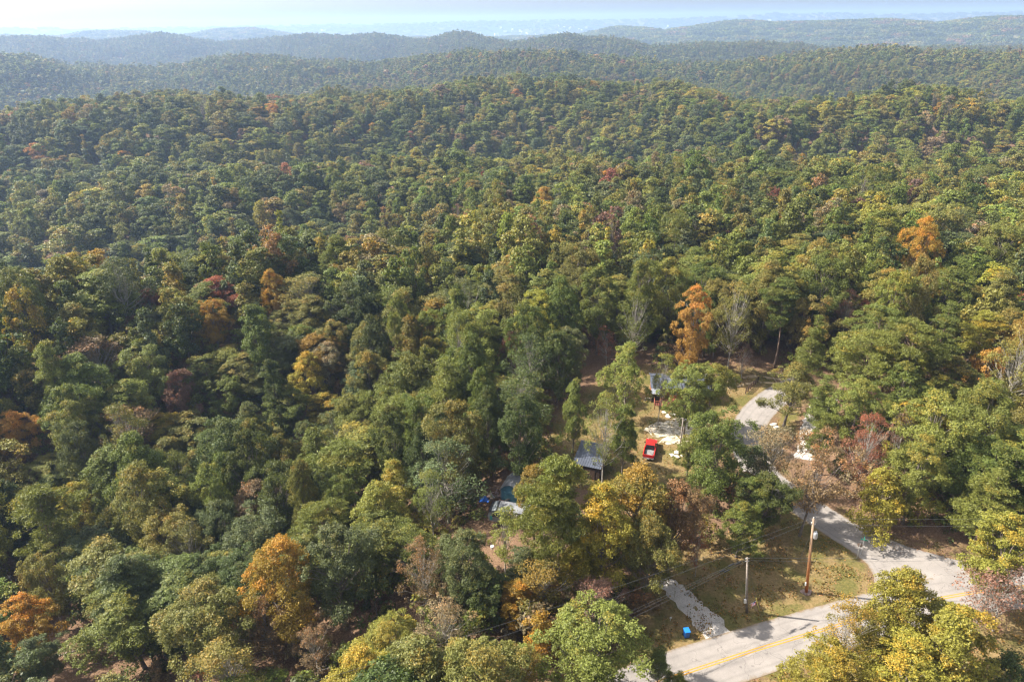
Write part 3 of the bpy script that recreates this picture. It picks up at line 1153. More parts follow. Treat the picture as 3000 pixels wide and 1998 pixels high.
    (2130, 1010, 15, 7.5, 'light green', 'maple', 'light green tree on the bank above the road'),
    (2040, 1085, 11, 7.0, 'yellow-green', 'small', 'yellow small tree at the foot of the bank trees'),
    (2290, 880, 17, 9.5, 'light green', 'oak', 'tall light green tree against the right frame edge'),
    (2300, 1080, 14, 7.5, 'pine green', 'pine', 'dim pine in the shade near the right edge above the wires'),
    (2010, 1010, 8, 4, 'red', 'small', 'small scarlet bush below the red-orange tree'),
    # farther singled-out colours
    (622, 238, 16, 11, 'orange', 'oak', 'orange crown standing out near the top of the near ridge'),
    (75, 330, 14, 12, 'orange', 'oak', 'fiery orange crown at the far left of the near ridge'),
    (620, 622, 14, 7, 'golden', 'oak', 'golden crown in the middle of the left forest'),
    (335, 662, 8, 6, 'red', 'small', 'small red tree on the left spur'),
    (315, 560, 13, 7, 'yellow-green', 'maple', 'pointed yellow-green crown in the left forest'),
    (1052, 470, 13, 7, 'maroon', 'loose', 'pinkish bare crown high in the middle of the forest'),
    (1110, 395, 14, 6, 'red', 'oak', 'small dark red crown far up in the middle'),
    (1780, 430, 12, 6, 'red', 'oak', 'bright red crown far up on the right'),
    (1250, 432, 16, 12, 'golden', 'oak', 'wide ochre crown in the middle distance'),
    (25, 945, 12, 7, 'orange', 'oak', 'salmon-orange crown at the left frame edge'),
    (770, 545, 17, 12, 'mid-green', 'oak', 'broad green crown in the middle of the left forest'),
    (655, 482, 18, 14, 'blue-green', 'oak', 'broad dark blue-green crown high in the left forest'),
    (395, 860, 14, 7, 'maroon', 'oak', 'dull purple-brown crown in the left foreground forest'),
    (480, 690, 14, 6.5, 'golden', 'oak', 'small golden-brown crown left of the middle'),
    (700, 815, 15, 7.5, 'yellow-green', 'maple', 'pale yellow-green rounded crown left of the middle'),
    (850, 540, 16, 8, 'light green', 'maple', 'light green crown beside the broad green one'),
]
for ox, oy, h, w, colr, kind, lab in HAND:
    p = at_apex(ox*S_, oy*S_, h)
    add_tree(p.x, p.y, h, w, colr, kind, lab)


SEE = [
    [(1885, 1200), (1885, 1110), (1940, 1105), (1945, 1200)], [(1870, 1170), (1935, 1170), (1935, 1205), (1870, 1205)],
    [(1880, 1290), (1925, 1290), (1935, 1350), (1880, 1350)], [(1925, 1215), (2000, 1215), (1990, 1340), (1920, 1340)],
    [(1690, 1290), (1765, 1290), (1770, 1400), (1690, 1380)],
    [(2170, 1100), (2280, 1100), (2280, 1160), (2170, 1160)], [(2140, 1270), (2170, 1190), (2230, 1160), (2280, 1185), (2250, 1280), (2200, 1310)],
    [(1840, 1085), (1910, 1085), (1910, 1105), (1840, 1105)], [(2350, 1240), (2395, 1240), (2395, 1320), (2350, 1320)],
    [(1460, 1400), (1530, 1400), (1530, 1510), (1430, 1545), (1430, 1480), (1400, 1470)], [(1370, 1480), (1440, 1500), (1430, 1610), (1370, 1600)],
    [(1990, 1600), (2150, 1640), (2480, 1580), (2580, 1640), (2980, 1680), (2600, 1790), (2330, 1870), (2280, 1960), (2100, 2020), (1960, 1985), (1900, 1960), (1880, 1850), (1940, 1720)],
    [(2480, 1480), (2680, 1540), (2900, 1600), (2880, 1650), (2700, 1620), (2440, 1540)], [(2300, 1440), (2420, 1500), (2400, 1560), (2290, 1480)],
    [(120, 1800), (240, 1840), (360, 1960), (330, 1998), (60, 1998), (120, 1880)], [(0, 1600), (50, 1660), (60, 1730), (0, 1740)],
    [(1600, 1220), (1640, 1200), (1630, 1330), (1590, 1350)],
]
smask = px_mask(SEE)
CLEAR = px_mask(GRASS + [YRD, DRV, JUN, [(2130, 1300), (2160, 1200), (2250, 1120), (2330, 1140), (2270, 1200), (2240, 1300), (2330, 1420), (2420, 1500), (2330, 1500), (2200, 1400)],
                         [(2340, 1330), (2340, 1230), (2400, 1200), (2420, 1240), (2400, 1340)], [(1380, 1480), (1440, 1440), (1560, 1440), (1600, 1600), (1440, 1720), (1380, 1620)],
                         [(1650, 1280), (1780, 1280), (1800, 1420), (1640, 1400)], [(60, 1830), (230, 1850), (380, 1998), (20, 2050)]])
# logged slope and field seen on the next ridges
BARE = px_mask([[(880, 228), (960, 222), (1040, 214), (1110, 212), (1150, 216), (1080, 226), (990, 240), (900, 240)], [(322, 164), (350, 158), (384, 162), (380, 170), (340, 174), (322, 172)]], 2)


def sample_mask2(mask, px, py):
    return sample_mask(mask, px, py, 2)


# ---- automatic placing: jittered grids, thinner with distance only in detail, not in number
def candidates():
    out = []
    for r0, r1, sp, hs in ((26, 330, 6.5, 1.0), (330, 1250, 8.8, 1.0), (1250, 3300, 10.0, 1.15)):
        half = math.radians(40 if r0 > 100 else 50)
        ys = np.arange(-20 if r0 < 30 else 0, r1, sp)
        xs = np.arange(-r1*math.sin(half), r1*math.sin(half), sp)
        X, Y = np.meshgrid(xs, ys)
        X = X + (np.arange(len(ys)) % 2)[:, None]*sp/2
        X = X + rng.uniform(-.42, .42, X.shape)*sp
        Y = Y + rng.uniform(-.42, .42, X.shape)*sp
        R = np.hypot(X, Y)
        T = np.abs(np.arctan2(X, Y))
        k = (R >= r0) & (R < r1) & (T < half)
        out.append(np.stack([X[k], Y[k], np.full(k.sum(), hs), np.full(k.sum(), sp)], 1))
    return np.concatenate(out)


Cd = candidates()
cx, cyy = Cd[:, 0], Cd[:, 1]
cr_ = np.hypot(cx, cyy)
cz = ground(cx, cyy)
n_c = len(cx)
hgt = (12.5 + 9.0*rng.uniform(0, 1, n_c)**1.2 + 2.5*wob(cx, cyy, 60, 11))*np.where(cr_ > 1250, 1.0, 1.0)
wid = Cd[:, 3]*(.95 + 1.05*rng.uniform(0, 1, n_c)**1.6)
# distance ridge-line culling: skip what nearer ground hides wholly
th_b = ((np.arctan2(cx, cyy) + math.pi)/math.radians(.5)).astype(int)
order = np.argsort(cr_)
keep = np.ones(n_c, bool)
elev = (cz + hgt - CAMZ)/cr_
solid = (cz + 9 - CAMZ)/cr_
best = np.full(800, -99.0)
for i in order:
    b = th_b[i]
    if cr_[i] > 300:
        if elev[i] < best[b] - 6.0/cr_[i]:
            keep[i] = False
    if solid[i] > best[b] and cr_[i] > 120:
        best[b] = solid[i]
pr_base = project(np.stack([cx, cyy, cz], 1))
near = cr_ < 330
keep &= ~(sample_mask(CLEAR, pr_base[:, 0], pr_base[:, 1]) & near)
keep &= ~(sample_mask2(BARE, pr_base[:, 0], pr_base[:, 1] - 8) & (cr_ > 700))
dm_ = np.minimum(np.minimum(seg_dist(cx, cyy, MAIN_C), seg_dist(cx, cyy, SIDE_C)), seg_dist(cx, cyy, GRAV_C)+1)
keep &= ~((dm_ < 5.2) & near)
# do not cover what must be seen
scale_px = F_/np.maximum(pr_base[:, 2], 1)
cov = np.zeros(n_c)
for fz, fx in ((.95, 0), (.85, -.3), (.85, .3), (.7, -.5), (.7, .5), (.6, 0), (.5, -.5), (.5, .5), (.35, 0), (.35, -.4), (.35, .4), (.2, 0)):
    pp = project(np.stack([cx + wid*fx, cyy, cz + hgt*fz], 1))
    cov += sample_mask(smask, pp[:, 0], pp[:, 1])
keep &= ~((cov > 0) & (cr_ < 170))
# room round the singled-out trees
PL = np.array(PLACED)
for (x, y, w) in PL:
    d = np.hypot(cx-x, cyy-y)
    keep &= ~(d < (w*.62 + 2.4))
# far singled-out crowns must not be buried
for t in TREES:
    rr_ = math.hypot(t['x'], t['y'])
    if rr_ > 60:
        d = np.array([t['x'], t['y']])/rr_
        al = cx*d[0] + cyy*d[1] - rr_
        lt = np.abs(cx*d[1] - cyy*d[0])
        hgt = np.where((al < 0) & (al > -24) & (lt < t['w']*.7), np.minimum(hgt, t['h']*(.72 if t['colour'] in ('golden', 'orange', 'red') else .8)), hgt)
idx = np.nonzero(keep)[0]

# colour of each tree: patches of wood with their own mix
names = list(PAL)
mixes = np.array([
    # dkgrn blgrn midg olive ltgrn yelgr gold orang rust red maroon tan g&o pine
    [.15, .11, .30, .22, .14, .04, .003, .001, .007, .001, .002, .022, .02, .02],    # mixed
    [.20, .18, .30, .18, .09, .02, .002, .001, .008, .001, .003, .025, .015, .01],    # cool and dark
    [.04, .05, .22, .30, .22, .09, .005, .002, .01, .001, .003, .025, .03, .02],    # light and olive
    [.10, .10, .22, .26, .08, .05, .008, .004, .035, .003, .010, .09, .04, .00],    # turned
])
f1 = wob(cx, cyy, 170, 21)
f2 = wob(cx, cyy, 120, 22)
px_x = np.nan_to_num(pr_base[:, 0], nan=1500)
side = (px_x-1400)/1500
sel = np.zeros(n_c, int)
sel[(f1 - .45*side - .25*(cr_ < 120)) > .28] = 1
sel[(f1 - .55*side) < -.22] = 2
sel[(f2 > .58) & (cr_ > 150)] = 3
sel[(f2 > .35) & (cr_ > 1000)] = 3
cum = np.cumsum(mixes/mixes.sum(1)[:, None], 1)
u = rng.uniform(0, 1, n_c)
cidx = (u[:, None] > cum[sel]).sum(1).clip(0, len(names)-1)

# the largest in view become separate trees
LIM = 296
ppc = project(np.stack([cx, cyy, cz + hgt*.7], 1))
inview = (ppc[:, 0] > -40) & (ppc[:, 0] < W_+40) & (ppc[:, 1] > 0) & (ppc[:, 1] < H_+60) & (ppc[:, 2] > 10)
cand = [i for i in idx if inview[i] and cr_[i] < 330]
cand.sort(key=lambda i: ppc[i, 2]/(wid[i]+4))
own = set(cand[:LIM - len(TREES)])
rr_py = random.Random(5)
for i in sorted(own, key=lambda i: cr_[i]):
    cname = names[cidx[i]]
    if cname in ('golden', 'orange', 'yellow-green', 'rust-brown') and math.hypot(cx[i]-20, cyy[i]-125) < 50:
        cname = 'mid-green'
    if cname == 'pine green':
        k, hh = 'pine', hgt[i]*1.1
    elif cname in ('maroon', 'tan-brown', 'rust-brown') and rr_py.random() < .5:
        k, hh = 'loose', hgt[i]*.85
    elif cname in ('light green', 'yellow-green', 'golden', 'orange', 'red'):
        k, hh = rr_py.choice(['maple', 'maple', 'oak']), hgt[i]*(.9 if cname in ('light green', 'yellow-green') else .75)
    else:
        k, hh = rr_py.choice(['oak', 'oak', 'maple', 'oak', 'loose']), hgt[i]
    add_tree(float(cx[i]), float(cyy[i]), float(hh), float(wid[i]), cname, k, r=rr_py)

# ---- labels of the automatic trees: by colour, kind and the nearest thing one can find
MARKS = [('the red pickup truck', at(1897, 1330)), ('the cabin with the metal roof', at(1960, 1165)), ('the dark-roofed shed', at(1730, 1390)),
         ('the blue shed', at(1495, 1470)), ('the camper trailer', at(1490, 1530)), ('the big orange-based utility pole', at(2362, 1735)),
         ('the weathered utility pole', at(2188, 1794)), ('the blue trash bin', at(2010, 1863)), ('the rail fence', at(2200, 1140)),
         ('the road junction', at(2620, 1700)), ('the paved bend of the side road', at(2200, 1240)), ('the bare ground at lower left', at(180, 1900))]
short = {'fiery orange crown': 0}
for t in TREES:
    if t['label']:
        s = t['label']
        for w in (' in ', ' at ', ' beside ', ' left of', ' right of', ' behind ', ' between ', ' over ', ' with ', ' right ', ' of ', ' above ', ' before ', ' near ', ', ', ' on ', ' just ', ' rising', ' hiding', ' standing', ' shading', ' arching', ' leaning', ' cut ', ' under ', ' below ', ' overhanging', ' touching', ' close', ' high', ' far', ' against'):
            s = s.split(w)[0]
        t['short'] = s
cnts = {}
for t in TREES:
    if t['label']:
        cnts[t['short']] = cnts.get(t['short'], 0) + 1
for t in TREES:
    if t['label'] and cnts[t['short']] == 1 and len(t['short'].split()) >= 3:
        MARKS.append(('the ' + t['short'], Vector((t['x'], t['y'], 0))))
ORD = ['nearest', 'second nearest', 'third nearest', 'fourth nearest', 'fifth nearest', 'sixth nearest', 'seventh nearest', 'eighth nearest', 'ninth nearest', 'tenth nearest'] + ['%dth nearest' % k for k in range(11, 60)]
groups = {}
for t in TREES:
    if t['label']:
        continue
    best_ = min(MARKS, key=lambda m: (m[1].x-t['x'])**2 + (m[1].y-t['y'])**2)
    dx, dy = t['x']-best_[1].x, t['y']-best_[1].y
    ang = math.atan2(t['x'], t['y'])
    lx = dx*math.cos(ang) - dy*math.sin(ang)
    ly = dx*math.sin(ang) + dy*math.cos(ang)
    rel = ('right of' if lx > 0 else 'left of') if abs(lx) > abs(ly) else ('behind' if ly > 0 else 'in front of')
    cname = 'green' if t['colour'] == 'pine green' else t['colour']
    if t['colour'] == 'green and orange':
        cname = 'green-and-orange'
    t['key'] = (cname, KIND[t['kind']], rel, best_[0])
    t['dist'] = math.hypot(dx, dy)
    groups.setdefault(t['key'], []).append(t)
for k, lst in groups.items():
    lst.sort(key=lambda t: t['dist'])
    for j, t in enumerate(lst):
        t['label'] = (ORD[j] + ' ' if len(lst) > 1 else '') + '%s %s %s %s' % k
print('labels over 16 words:', [t['label'] for t in TREES if len(t['label'].split()) > 16])

for t in TREES:
    p = t['pr']
    o = thing(NAME[t['kind']], t['label'], 'tree', (t['x'], t['y'], t['z']-.1), t['rz'])
    if 'key' in t:
        o['group'] = 'forest trees round the clearing'
    sx = t['w']/p['W']
    o.scale = (sx, sx*(.92+.16*t['jit']), t['h']/p['H'])
    link_mesh('trunk', p['trunk'], o)
    c = link_mesh('crown', p['crown'], o)
    tint, amt = PAL[t['colour']]
    j = .86 + .28*t['jit']
    hue = (t['jit']*7.3 % 1 - .5)*.16
    c.color = (tint[0]*j*(1+hue), tint[1]*j, tint[2]*j*(1-hue), amt)

# ---- the rest of the wood: real tree shapes, too many to count
FARLIB = bpy.data.collections.new("forest_kinds")
FARLIB2 = bpy.data.collections.new("distant_kinds")


def far_proto(lib, name, seed, trunk=True, **kw):
    (cv, cf, lv, cl), (tv, tf) = make_tree(seed, **kw)
    V = np.concatenate([cv, tv]) if trunk else cv
    Fq = np.concatenate([cf, tf+len(cv)]) if trunk else cf
    z = np.zeros(len(tv), np.float32)
    me = mesh_np(name, V, Fq, [M['leaf_far'], M['bark']], {'leaf_var': ('FLOAT', np.concatenate([lv, z]) if trunk else lv), 'clump_var': ('FLOAT', np.concatenate([cl, z]) if trunk else cl)})
    if trunk:
        mi = np.zeros(len(Fq), np.int32)
        mi[len(cf):] = 1
        me.polygons.foreach_set('material_index', mi)
    o = bpy.data.objects.new(name, me)
    lib.objects.link(o)
    return o


MIDSPEC = [('round', 1.0, .22, .30), ('wide', 1.0, .28, .36), ('egg', .95, .18, .25), ('round', 1.05, .2, .4), ('tall', .85, .2, .3), ('cone', .75, .12, .2), ('egg', .9, .2, .3)]
for i, (s, w, b, lo) in enumerate(MIDSPEC):
    far_proto(FARLIB, 'wood_%02d' % i, 900+i, H=16, W=8*w, base=b, shape=s, clumps=60, per=105, leaf=.23, cr=1.15, lobes=lo, limbs=8, trunk_r=.2)
far_proto(FARLIB, 'wood_07', 950, H=18, W=6.5, base=.42, shape='wide', clumps=34, per=80, leaf=.34, cr=1.2, lobes=.4, limbs=10, trunk_r=.2, pine=True)
far_proto(FARLIB, 'wood_08', 951, H=16, W=6.5, base=.3, shape='round', clumps=46, per=9, leaf=.12, cr=1.0, lobes=.4, limbs=46, twigs=2, trunk_r=.2)
for i in range(3):
    far_proto(FARLIB, 'wood_%02d' % (10+i), 955+i, H=16, W=[8.5, 7.5, 9][i], base=.2, shape=['round', 'egg', 'wide'][i], clumps=110, per=280, leaf=.105, cr=.95, lobes=.32, limbs=26, trunk_r=.22)
for i, (s, w, b, lo) in enumerate(MIDSPEC[:6]):
    far_proto(FARLIB2, 'wood_far_%02d' % i, 960+i, trunk=False, H=16, W=8*w, base=.08, shape=s, clumps=26, per=26, leaf=.60, cr=1.45, lobes=lo, limbs=2, trunk_r=.2)
far_proto(FARLIB2, 'wood_far_06', 970, trunk=False, H=16, W=6, base=.08, shape='cone', clumps=22, per=24, leaf=.55, cr=1.3, lobes=.2, limbs=2, trunk_r=.2)


def scatter(name, lib, P, rot, scl, pick, tint, warmth, **kw):
    me = bpy.data.meshes.new(name)
    n = len(P)
    me.vertices.add(n)
    me.vertices.foreach_set('co', np.asarray(P, np.float32).ravel())
    for an, ty, arr, key in (('turn', 'FLOAT_VECTOR', rot, 'vector'), ('size', 'FLOAT_VECTOR', scl, 'vector'), ('pick', 'INT', pick, 'value'), ('warmth', 'FLOAT', warmth, 'value'), ('tint', 'FLOAT_COLOR', tint, 'color')):
        a = me.attributes.new(an, ty, 'POINT')
        a.data.foreach_set(key, np.ascontiguousarray(arr, np.int32 if ty == 'INT' else np.float32).ravel())
    o = link_mesh(name, me, **kw)
    ng = bpy.data.node_groups.new(name, 'GeometryNodeTree')
    ng.interface.new_socket('Geometry', in_out='INPUT', socket_type='NodeSocketGeometry')
    ng.interface.new_socket('Geometry', in_out='OUTPUT', socket_type='NodeSocketGeometry')
    N, L = ng.nodes, ng.links
    gi, go = N.new('NodeGroupInput'), N.new('NodeGroupOutput')
    ci = N.new('GeometryNodeCollectionInfo')
    ci.inputs['Collection'].default_value = lib
    ci.inputs['Separate Children'].default_value = True
    ci.inputs['Reset Children'].default_value = True
    io = N.new('GeometryNodeInstanceOnPoints')
    io.inputs['Pick Instance'].default_value = True

    def na(nm, dt):
        q = N.new('GeometryNodeInputNamedAttribute')
        q.data_type = dt
        q.inputs['Name'].default_value = nm
        return q.outputs['Attribute']
    L.new(gi.outputs[0], io.inputs['Points'])
    L.new(ci.outputs[0], io.inputs['Instance'])
    L.new(na('pick', 'INT'), io.inputs['Instance Index'])
    L.new(na('size', 'FLOAT_VECTOR'), io.inputs['Scale'])
    e = N.new('FunctionNodeEulerToRotation')
    L.new(na('turn', 'FLOAT_VECTOR'), e.inputs[0])
    L.new(e.outputs[0], io.inputs['Rotation'])
    L.new(io.outputs[0], go.inputs[0])
    md = o.modifiers.new('trees', 'NODES')
    md.node_group = ng
    return o


tints = np.array([PAL[k][0] for k in names])
amts = np.array([PAL[k][1] for k in names])


def scatter_idx(name, lib, ii, npick, size0, **kw):
    n = len(ii)
    P = np.stack([cx[ii], cyy[ii], cz[ii]-.2], 1)
    rot = np.zeros((n, 3))
    rot[:, 2] = rng.uniform(0, 6.28, n)
    scl = np.stack([wid[ii]/8.0, wid[ii]/8.0*rng.uniform(.9, 1.1, n), hgt[ii]/16.0*rng.uniform(.85, 1.1, n)], 1)
    pk = rng.integers(0, npick, n)
    ispine = cidx[ii] == names.index('pine green')
    if lib is FARLIB:
        pk = np.where(ispine, 7, pk)
        pk = np.where(rng.uniform(0, 1, n) < .018, 8, pk)
        pk = np.where(cr_[ii] < 150, 9 + (pk % 3), pk)
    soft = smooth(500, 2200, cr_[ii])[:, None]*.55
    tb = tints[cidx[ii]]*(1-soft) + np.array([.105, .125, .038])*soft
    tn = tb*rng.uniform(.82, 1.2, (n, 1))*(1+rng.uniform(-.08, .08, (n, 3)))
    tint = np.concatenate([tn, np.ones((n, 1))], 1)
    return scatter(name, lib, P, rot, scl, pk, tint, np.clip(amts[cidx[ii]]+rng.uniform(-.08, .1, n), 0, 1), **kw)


rest = np.array([i for i in idx if i not in own])
mid = rest[cr_[rest] < 1250]
far = rest[cr_[rest] >= 1250]
print('separate trees', len(TREES), 'forest', len(mid), 'distant', len(far))
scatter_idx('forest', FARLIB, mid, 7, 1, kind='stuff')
scatter_idx('distant_forest', FARLIB2, far, 7, 1, kind='stuff')

# ---- undergrowth below the near trees
xs = np.arange(-260, 260, 4.0)
X, Y = np.meshgrid(xs, np.arange(10, 330, 4.0))
X = (X + rng.uniform(-2, 2, X.shape)).ravel()
Y = (Y + rng.uniform(-2, 2, Y.shape)).ravel()
R = np.hypot(X, Y)
k = (R > 30) & (R < 330) & (np.abs(np.arctan2(X, Y)) < math.radians(45))
Z = ground(X, Y)
hh = rng.uniform(1.2, 6.5, len(X))
pb = project(np.stack([X, Y, Z], 1))
pm = project(np.stack([X, Y, Z + hh*.7], 1))
k &= ~sample_mask(CLEAR, pb[:, 0], pb[:, 1])
k &= ~(sample_mask(smask, pm[:, 0], pm[:, 1]) | sample_mask(smask, pb[:, 0], pb[:, 1])) | (R > 200)
EDGE = px_mask([[(1640, 1000), (1760, 985), (2100, 990), (2290, 1010), (2290, 1085), (1640, 1100)]])
k &= ~(sample_mask(EDGE, pm[:, 0], pm[:, 1]) & (rng.uniform(0, 1, len(X)) < .8))
k &= np.minimum(np.minimum(seg_dist(X, Y, MAIN_C), seg_dist(X, Y, SIDE_C)), seg_dist(X, Y, GRAV_C)+1) > 5.5
uc = np.array([names.index(q) for q in ('dark green', 'mid-green', 'olive', 'tan-brown', 'rust-brown', 'maroon', 'yellow-green')])[rng.choice(7, len(X), p=[.2, .26, .2, .16, .08, .04, .06])]
X, Y, Z, hh, uc = X[k], Y[k], Z[k], hh[k], uc[k]
nn = len(X)
print('undergrowth', nn)
UND = bpy.data.collections.new("undergrowth_kinds")
for i in range(4):
    far_proto(UND, 'bush_%02d' % i, 990+i, H=5, W=4.5, base=.05, shape=['round', 'egg', 'wide', 'round'][i], clumps=30, per=55, leaf=.14, cr=.7, lobes=.4, limbs=10, trunk_r=.06)
scatter('undergrowth', UND, np.stack([X, Y, Z-.1], 1), np.column_stack([np.zeros((nn, 2)), rng.uniform(0, 6.28, nn)]), np.column_stack([hh/5*rng.uniform(.8, 1.4, nn), hh/5*rng.uniform(.8, 1.4, nn), hh/5]),
        rng.integers(0, 4, nn), np.column_stack([tints[uc]*rng.uniform(.8, 1.15, (nn, 1)), np.ones(nn)]), np.full(nn, .15), kind='stuff')

# ---- tufts of grass and fallen leaves on the open ground
def ground_bits(name, n, size, up, colour, warmth, aspect, bare_too):
    r = np.random.default_rng(len(name)+n)
    px_ = r.uniform(1500, 3100, n*3)
    py_ = 1050 + (r.uniform(0, 1, n*3))*1000
    ok = sample_mask(gmask, px_, py_)
    if bare_too:
        ok |= sample_mask(CLEAR, px_, py_)
    D = RM @ np.stack([(px_-W_/2)/F_, -(py_-H_/2)/F_, -np.ones(n*3)])
    t = -CAMZ/D[2]
    x, y = D[0]*t, D[1]*t
    x = x + r.uniform(-1, 1, n*3)
    y = y + r.uniform(-1, 1, n*3)
    ok &= (seg_dist(x, y, MAIN_C) > 3.5) & (seg_dist(x, y, SIDE_C) > 3.1)
    ok &= (wob(x, y, 7, 51) + .8*wob(x, y, 2.2, 52) + r.uniform(-.6, .6, n*3)) > .1
    x, y = x[ok][:n], y[ok][:n]
    k = len(x)
    P = np.stack([x, y, ground(x, y) + size*up*.6 + .03], 1)
    nr = rand_unit(k, r)
    if up:
        nr[:, 2] *= .25
    else:
        nr[:, 2] = np.abs(nr[:, 2]) + 1.4
    nr /= np.linalg.norm(nr, axis=1)[:, None]
    V = cards(P, nr, size*r.uniform(.5, 1.4, k), aspect, r)
    o = link_mesh(name, mesh_np(name, V, np.arange(len(V)).reshape(-1, 4), M['leaf'], {'leaf_var': ('FLOAT', np.repeat(r.uniform(0, 1, k), 4)), 'clump_var': ('FLOAT', np.repeat(r.uniform(0, 1, k), 4))}), kind='stuff')
    o.color = (*colour, warmth)


ground_bits('grass_tufts', 22000, .13, 1, (.20, .165, .055), .35, .7, False)
ground_bits('fallen_leaves', 22000, .07, 0, (.26, .16, .085), .4, .8, True)

# ---- woods on the farthest hills: each shape is a whole stand of crowns
FARLIB3 = bpy.data.collections.new("stand_kinds")
for i in range(4):
    r = np.random.default_rng(40+i)
    n = 46
    px_, py_ = r.uniform(-24, 24, (2, n))
    rad = r.uniform(3.5, 6.5, n)
    hh = r.uniform(11, 18, n)
    m_ = 16
    ci = np.repeat(np.arange(n), m_)
    d = rand_unit(n*m_, r)
    d[:, 2] = np.abs(d[:, 2])
    pos = np.stack([px_, py_, hh-6], 1)[ci] + d*rad[ci][:, None]*np.array([1, 1, 1.1])
    pos[:, 2] -= (r.uniform(0, 1, n*m_) < .35)*6
    V = cards(pos, d, np.full(n*m_, 2.0)*r.uniform(.7, 1.3, n*m_), .7, r)
    me = mesh_np('stand_%d' % i, V, np.arange(len(V)).reshape(-1, 4), M['leaf_far'], {'leaf_var': ('FLOAT', np.repeat(r.uniform(0, 1, n)[ci], 4)), 'clump_var': ('FLOAT', np.repeat(r.uniform(0, .8, n)[ci], 4))})
    FARLIB3.objects.link(bpy.data.objects.new('stand_%d' % i, me))
P3 = []
for r0, r1, sp in ((3300, 7000, 42), (7000, 9500, 80)):
    xs = np.arange(-r1*.66, r1*.66, sp)
    ys = np.arange(r0*.7, r1, sp)
    X, Y = np.meshgrid(xs, ys)
    X = X + rng.uniform(-.4, .4, X.shape)*sp
    Y = Y + rng.uniform(-.4, .4, X.shape)*sp
    R = np.hypot(X, Y)
    k = (R >= r0) & (R < r1) & (np.abs(np.arctan2(X, Y)) < math.radians(40))
    if r0 > 5000:
        k &= wob(X, Y, 1200, 31) + wob(X, Y, 350, 32)*.8 + (R > 8600)*.6 > -.1
    P3.append(np.stack([X[k], Y[k]], 1))
P3 = np.concatenate(P3)
z3 = ground(P3[:, 0], P3[:, 1])
R3 = np.hypot(P3[:, 0], P3[:, 1])
b3 = ((np.arctan2(P3[:, 0], P3[:, 1]) + math.pi)/math.radians(.5)).astype(int)
e3 = (z3 + 18 - CAMZ)/R3
k3 = np.ones(len(P3), bool)
for i in np.argsort(R3):
    if e3[i] < best[b3[i]] - 8/R3[i]:
        k3[i] = False
    best[b3[i]] = max(best[b3[i]], (z3[i]+10-CAMZ)/R3[i])
P3, z3 = P3[k3], z3[k3]
n3 = len(P3)
c3 = np.array([names.index(q) for q in ('dark green', 'blue-green', 'mid-green', 'olive', 'rust-brown')])[rng.choice(5, n3, p=[.3, .25, .25, .15, .05])]
print('stands', n3)
scatter('hill_woods', FARLIB3, np.column_stack([P3, z3]), np.column_stack([np.zeros((n3, 2)), rng.uniform(0, 6.28, n3)]), np.repeat(rng.uniform(.9, 1.2, (n3, 1)), 3, 1), rng.integers(0, 4, n3),
        np.column_stack([tints[c3]*rng.uniform(.8, 1.2, (n3, 1)), np.ones(n3)]), np.full(n3, .12), kind='stuff')

# ------------------------------------------------------------------ buildings and things
def stripes(name, c, c2, scale, rough=.45, metal=.3):
    return simple(name, c, rough, metal, .12, 1.5)


M['metal_roof'] = simple('metal_roof', (.13, .145, .185), .38, .35, .12, .8, .5)
M['metal_roof_lt'] = simple('metal_roof_light', (.34, .36, .40), .4, .4, .18, .8, .5)
M['log_wall'] = simple('log_wall', (.27, .10, .04), .7, 0, .3, 2.5)
M['brown_wall'] = simple('brown_wall', (.055, .034, .022), .8, 0, .3, 2.5)
M['deck'] = simple('red_deck', (.36, .125, .08), .75, 0, .25, 2.0)
M['white'] = simple('white_paint', (.75, .74, .72), .5, 0, .08)
M['dark'] = simple('dark_metal', (.025, .025, .028), .5, .2, .2)
M['black_glass'] = simple('window_glass', (.018, .022, .028), .08, 0, .1, spec=.7)
M['concrete'] = simple('concrete', (.36, .34, .31), .9, 0, .25, 1.5, bump=.2)
M['blue_wall'] = simple('blue_siding', (.075, .19, .26), .7, 0, .35, .9)
M['blue_door'] = simple('blue_door', (.11, .27, .33), .65, 0, .3, 1.5)
M['rust_white'] = simple('weathered_roof', (.20, .205, .215), .6, .1, .45, .9)
M['siding'] = simple('camper_siding', (.20, .22, .23), .55, .1, .3, .8)
M['wood_grey'] = simple('weathered_wood', (.24, .20, .165), .85, 0, .3, 2.0, bump=.2)
M['fence'] = simple('fence_wood', (.075, .045, .03), .85, 0, .3, 3.0)
M['red_paint'] = simple('red_car_paint', (.52, .018, .013), .33, 0, .06, 1.0, .6)
M['chrome'] = simple('chrome', (.6, .6, .6), .22, .9, .1)
M['bed'] = simple('bed_liner', (.12, .12, .12), .7, .0, .3, 2.0)
M['bed_rib'] = simple('bed_rib', (.36, .35, .34), .6, .0, .15, 2.0)
M['tyre'] = simple('tyre_rubber', (.02, .02, .02), .9)
M['lamp_red'] = simple('tail_lamp', (.35, .01, .01), .25)
M['blue_bin'] = simple('blue_plastic', (.012, .11, .42), .42, 0, .08)
M['blue_lid'] = simple('blue_plastic_lid', (.02, .19, .55), .35, 0, .08)
M['green_sign'] = simple('green_sign', (.02, .17, .12), .4)
M['sign_back'] = simple('sign_back', (.20, .15, .125), .6, .3)
M['galv'] = simple('galvanised', (.48, .49, .50), .45, .5, .1)
M['stone'] = simple('limestone', (.62, .56, .48), .9, 0, .25, 2.0, bump=.3)
M['tarp'] = simple('blue_tarp', (.015, .10, .42), .45, 0, .2, 2.0)
M['wire'] = simple('wire', (.13, .13, .13), .5, .5)
M['teal'] = simple('teal_panel', (.03, .25, .22), .5)
M['guard'] = simple('guy_marker', (.55, .47, .12), .6)
M['flag_red'] = simple('flag_red', (.55, .04, .06), .8)
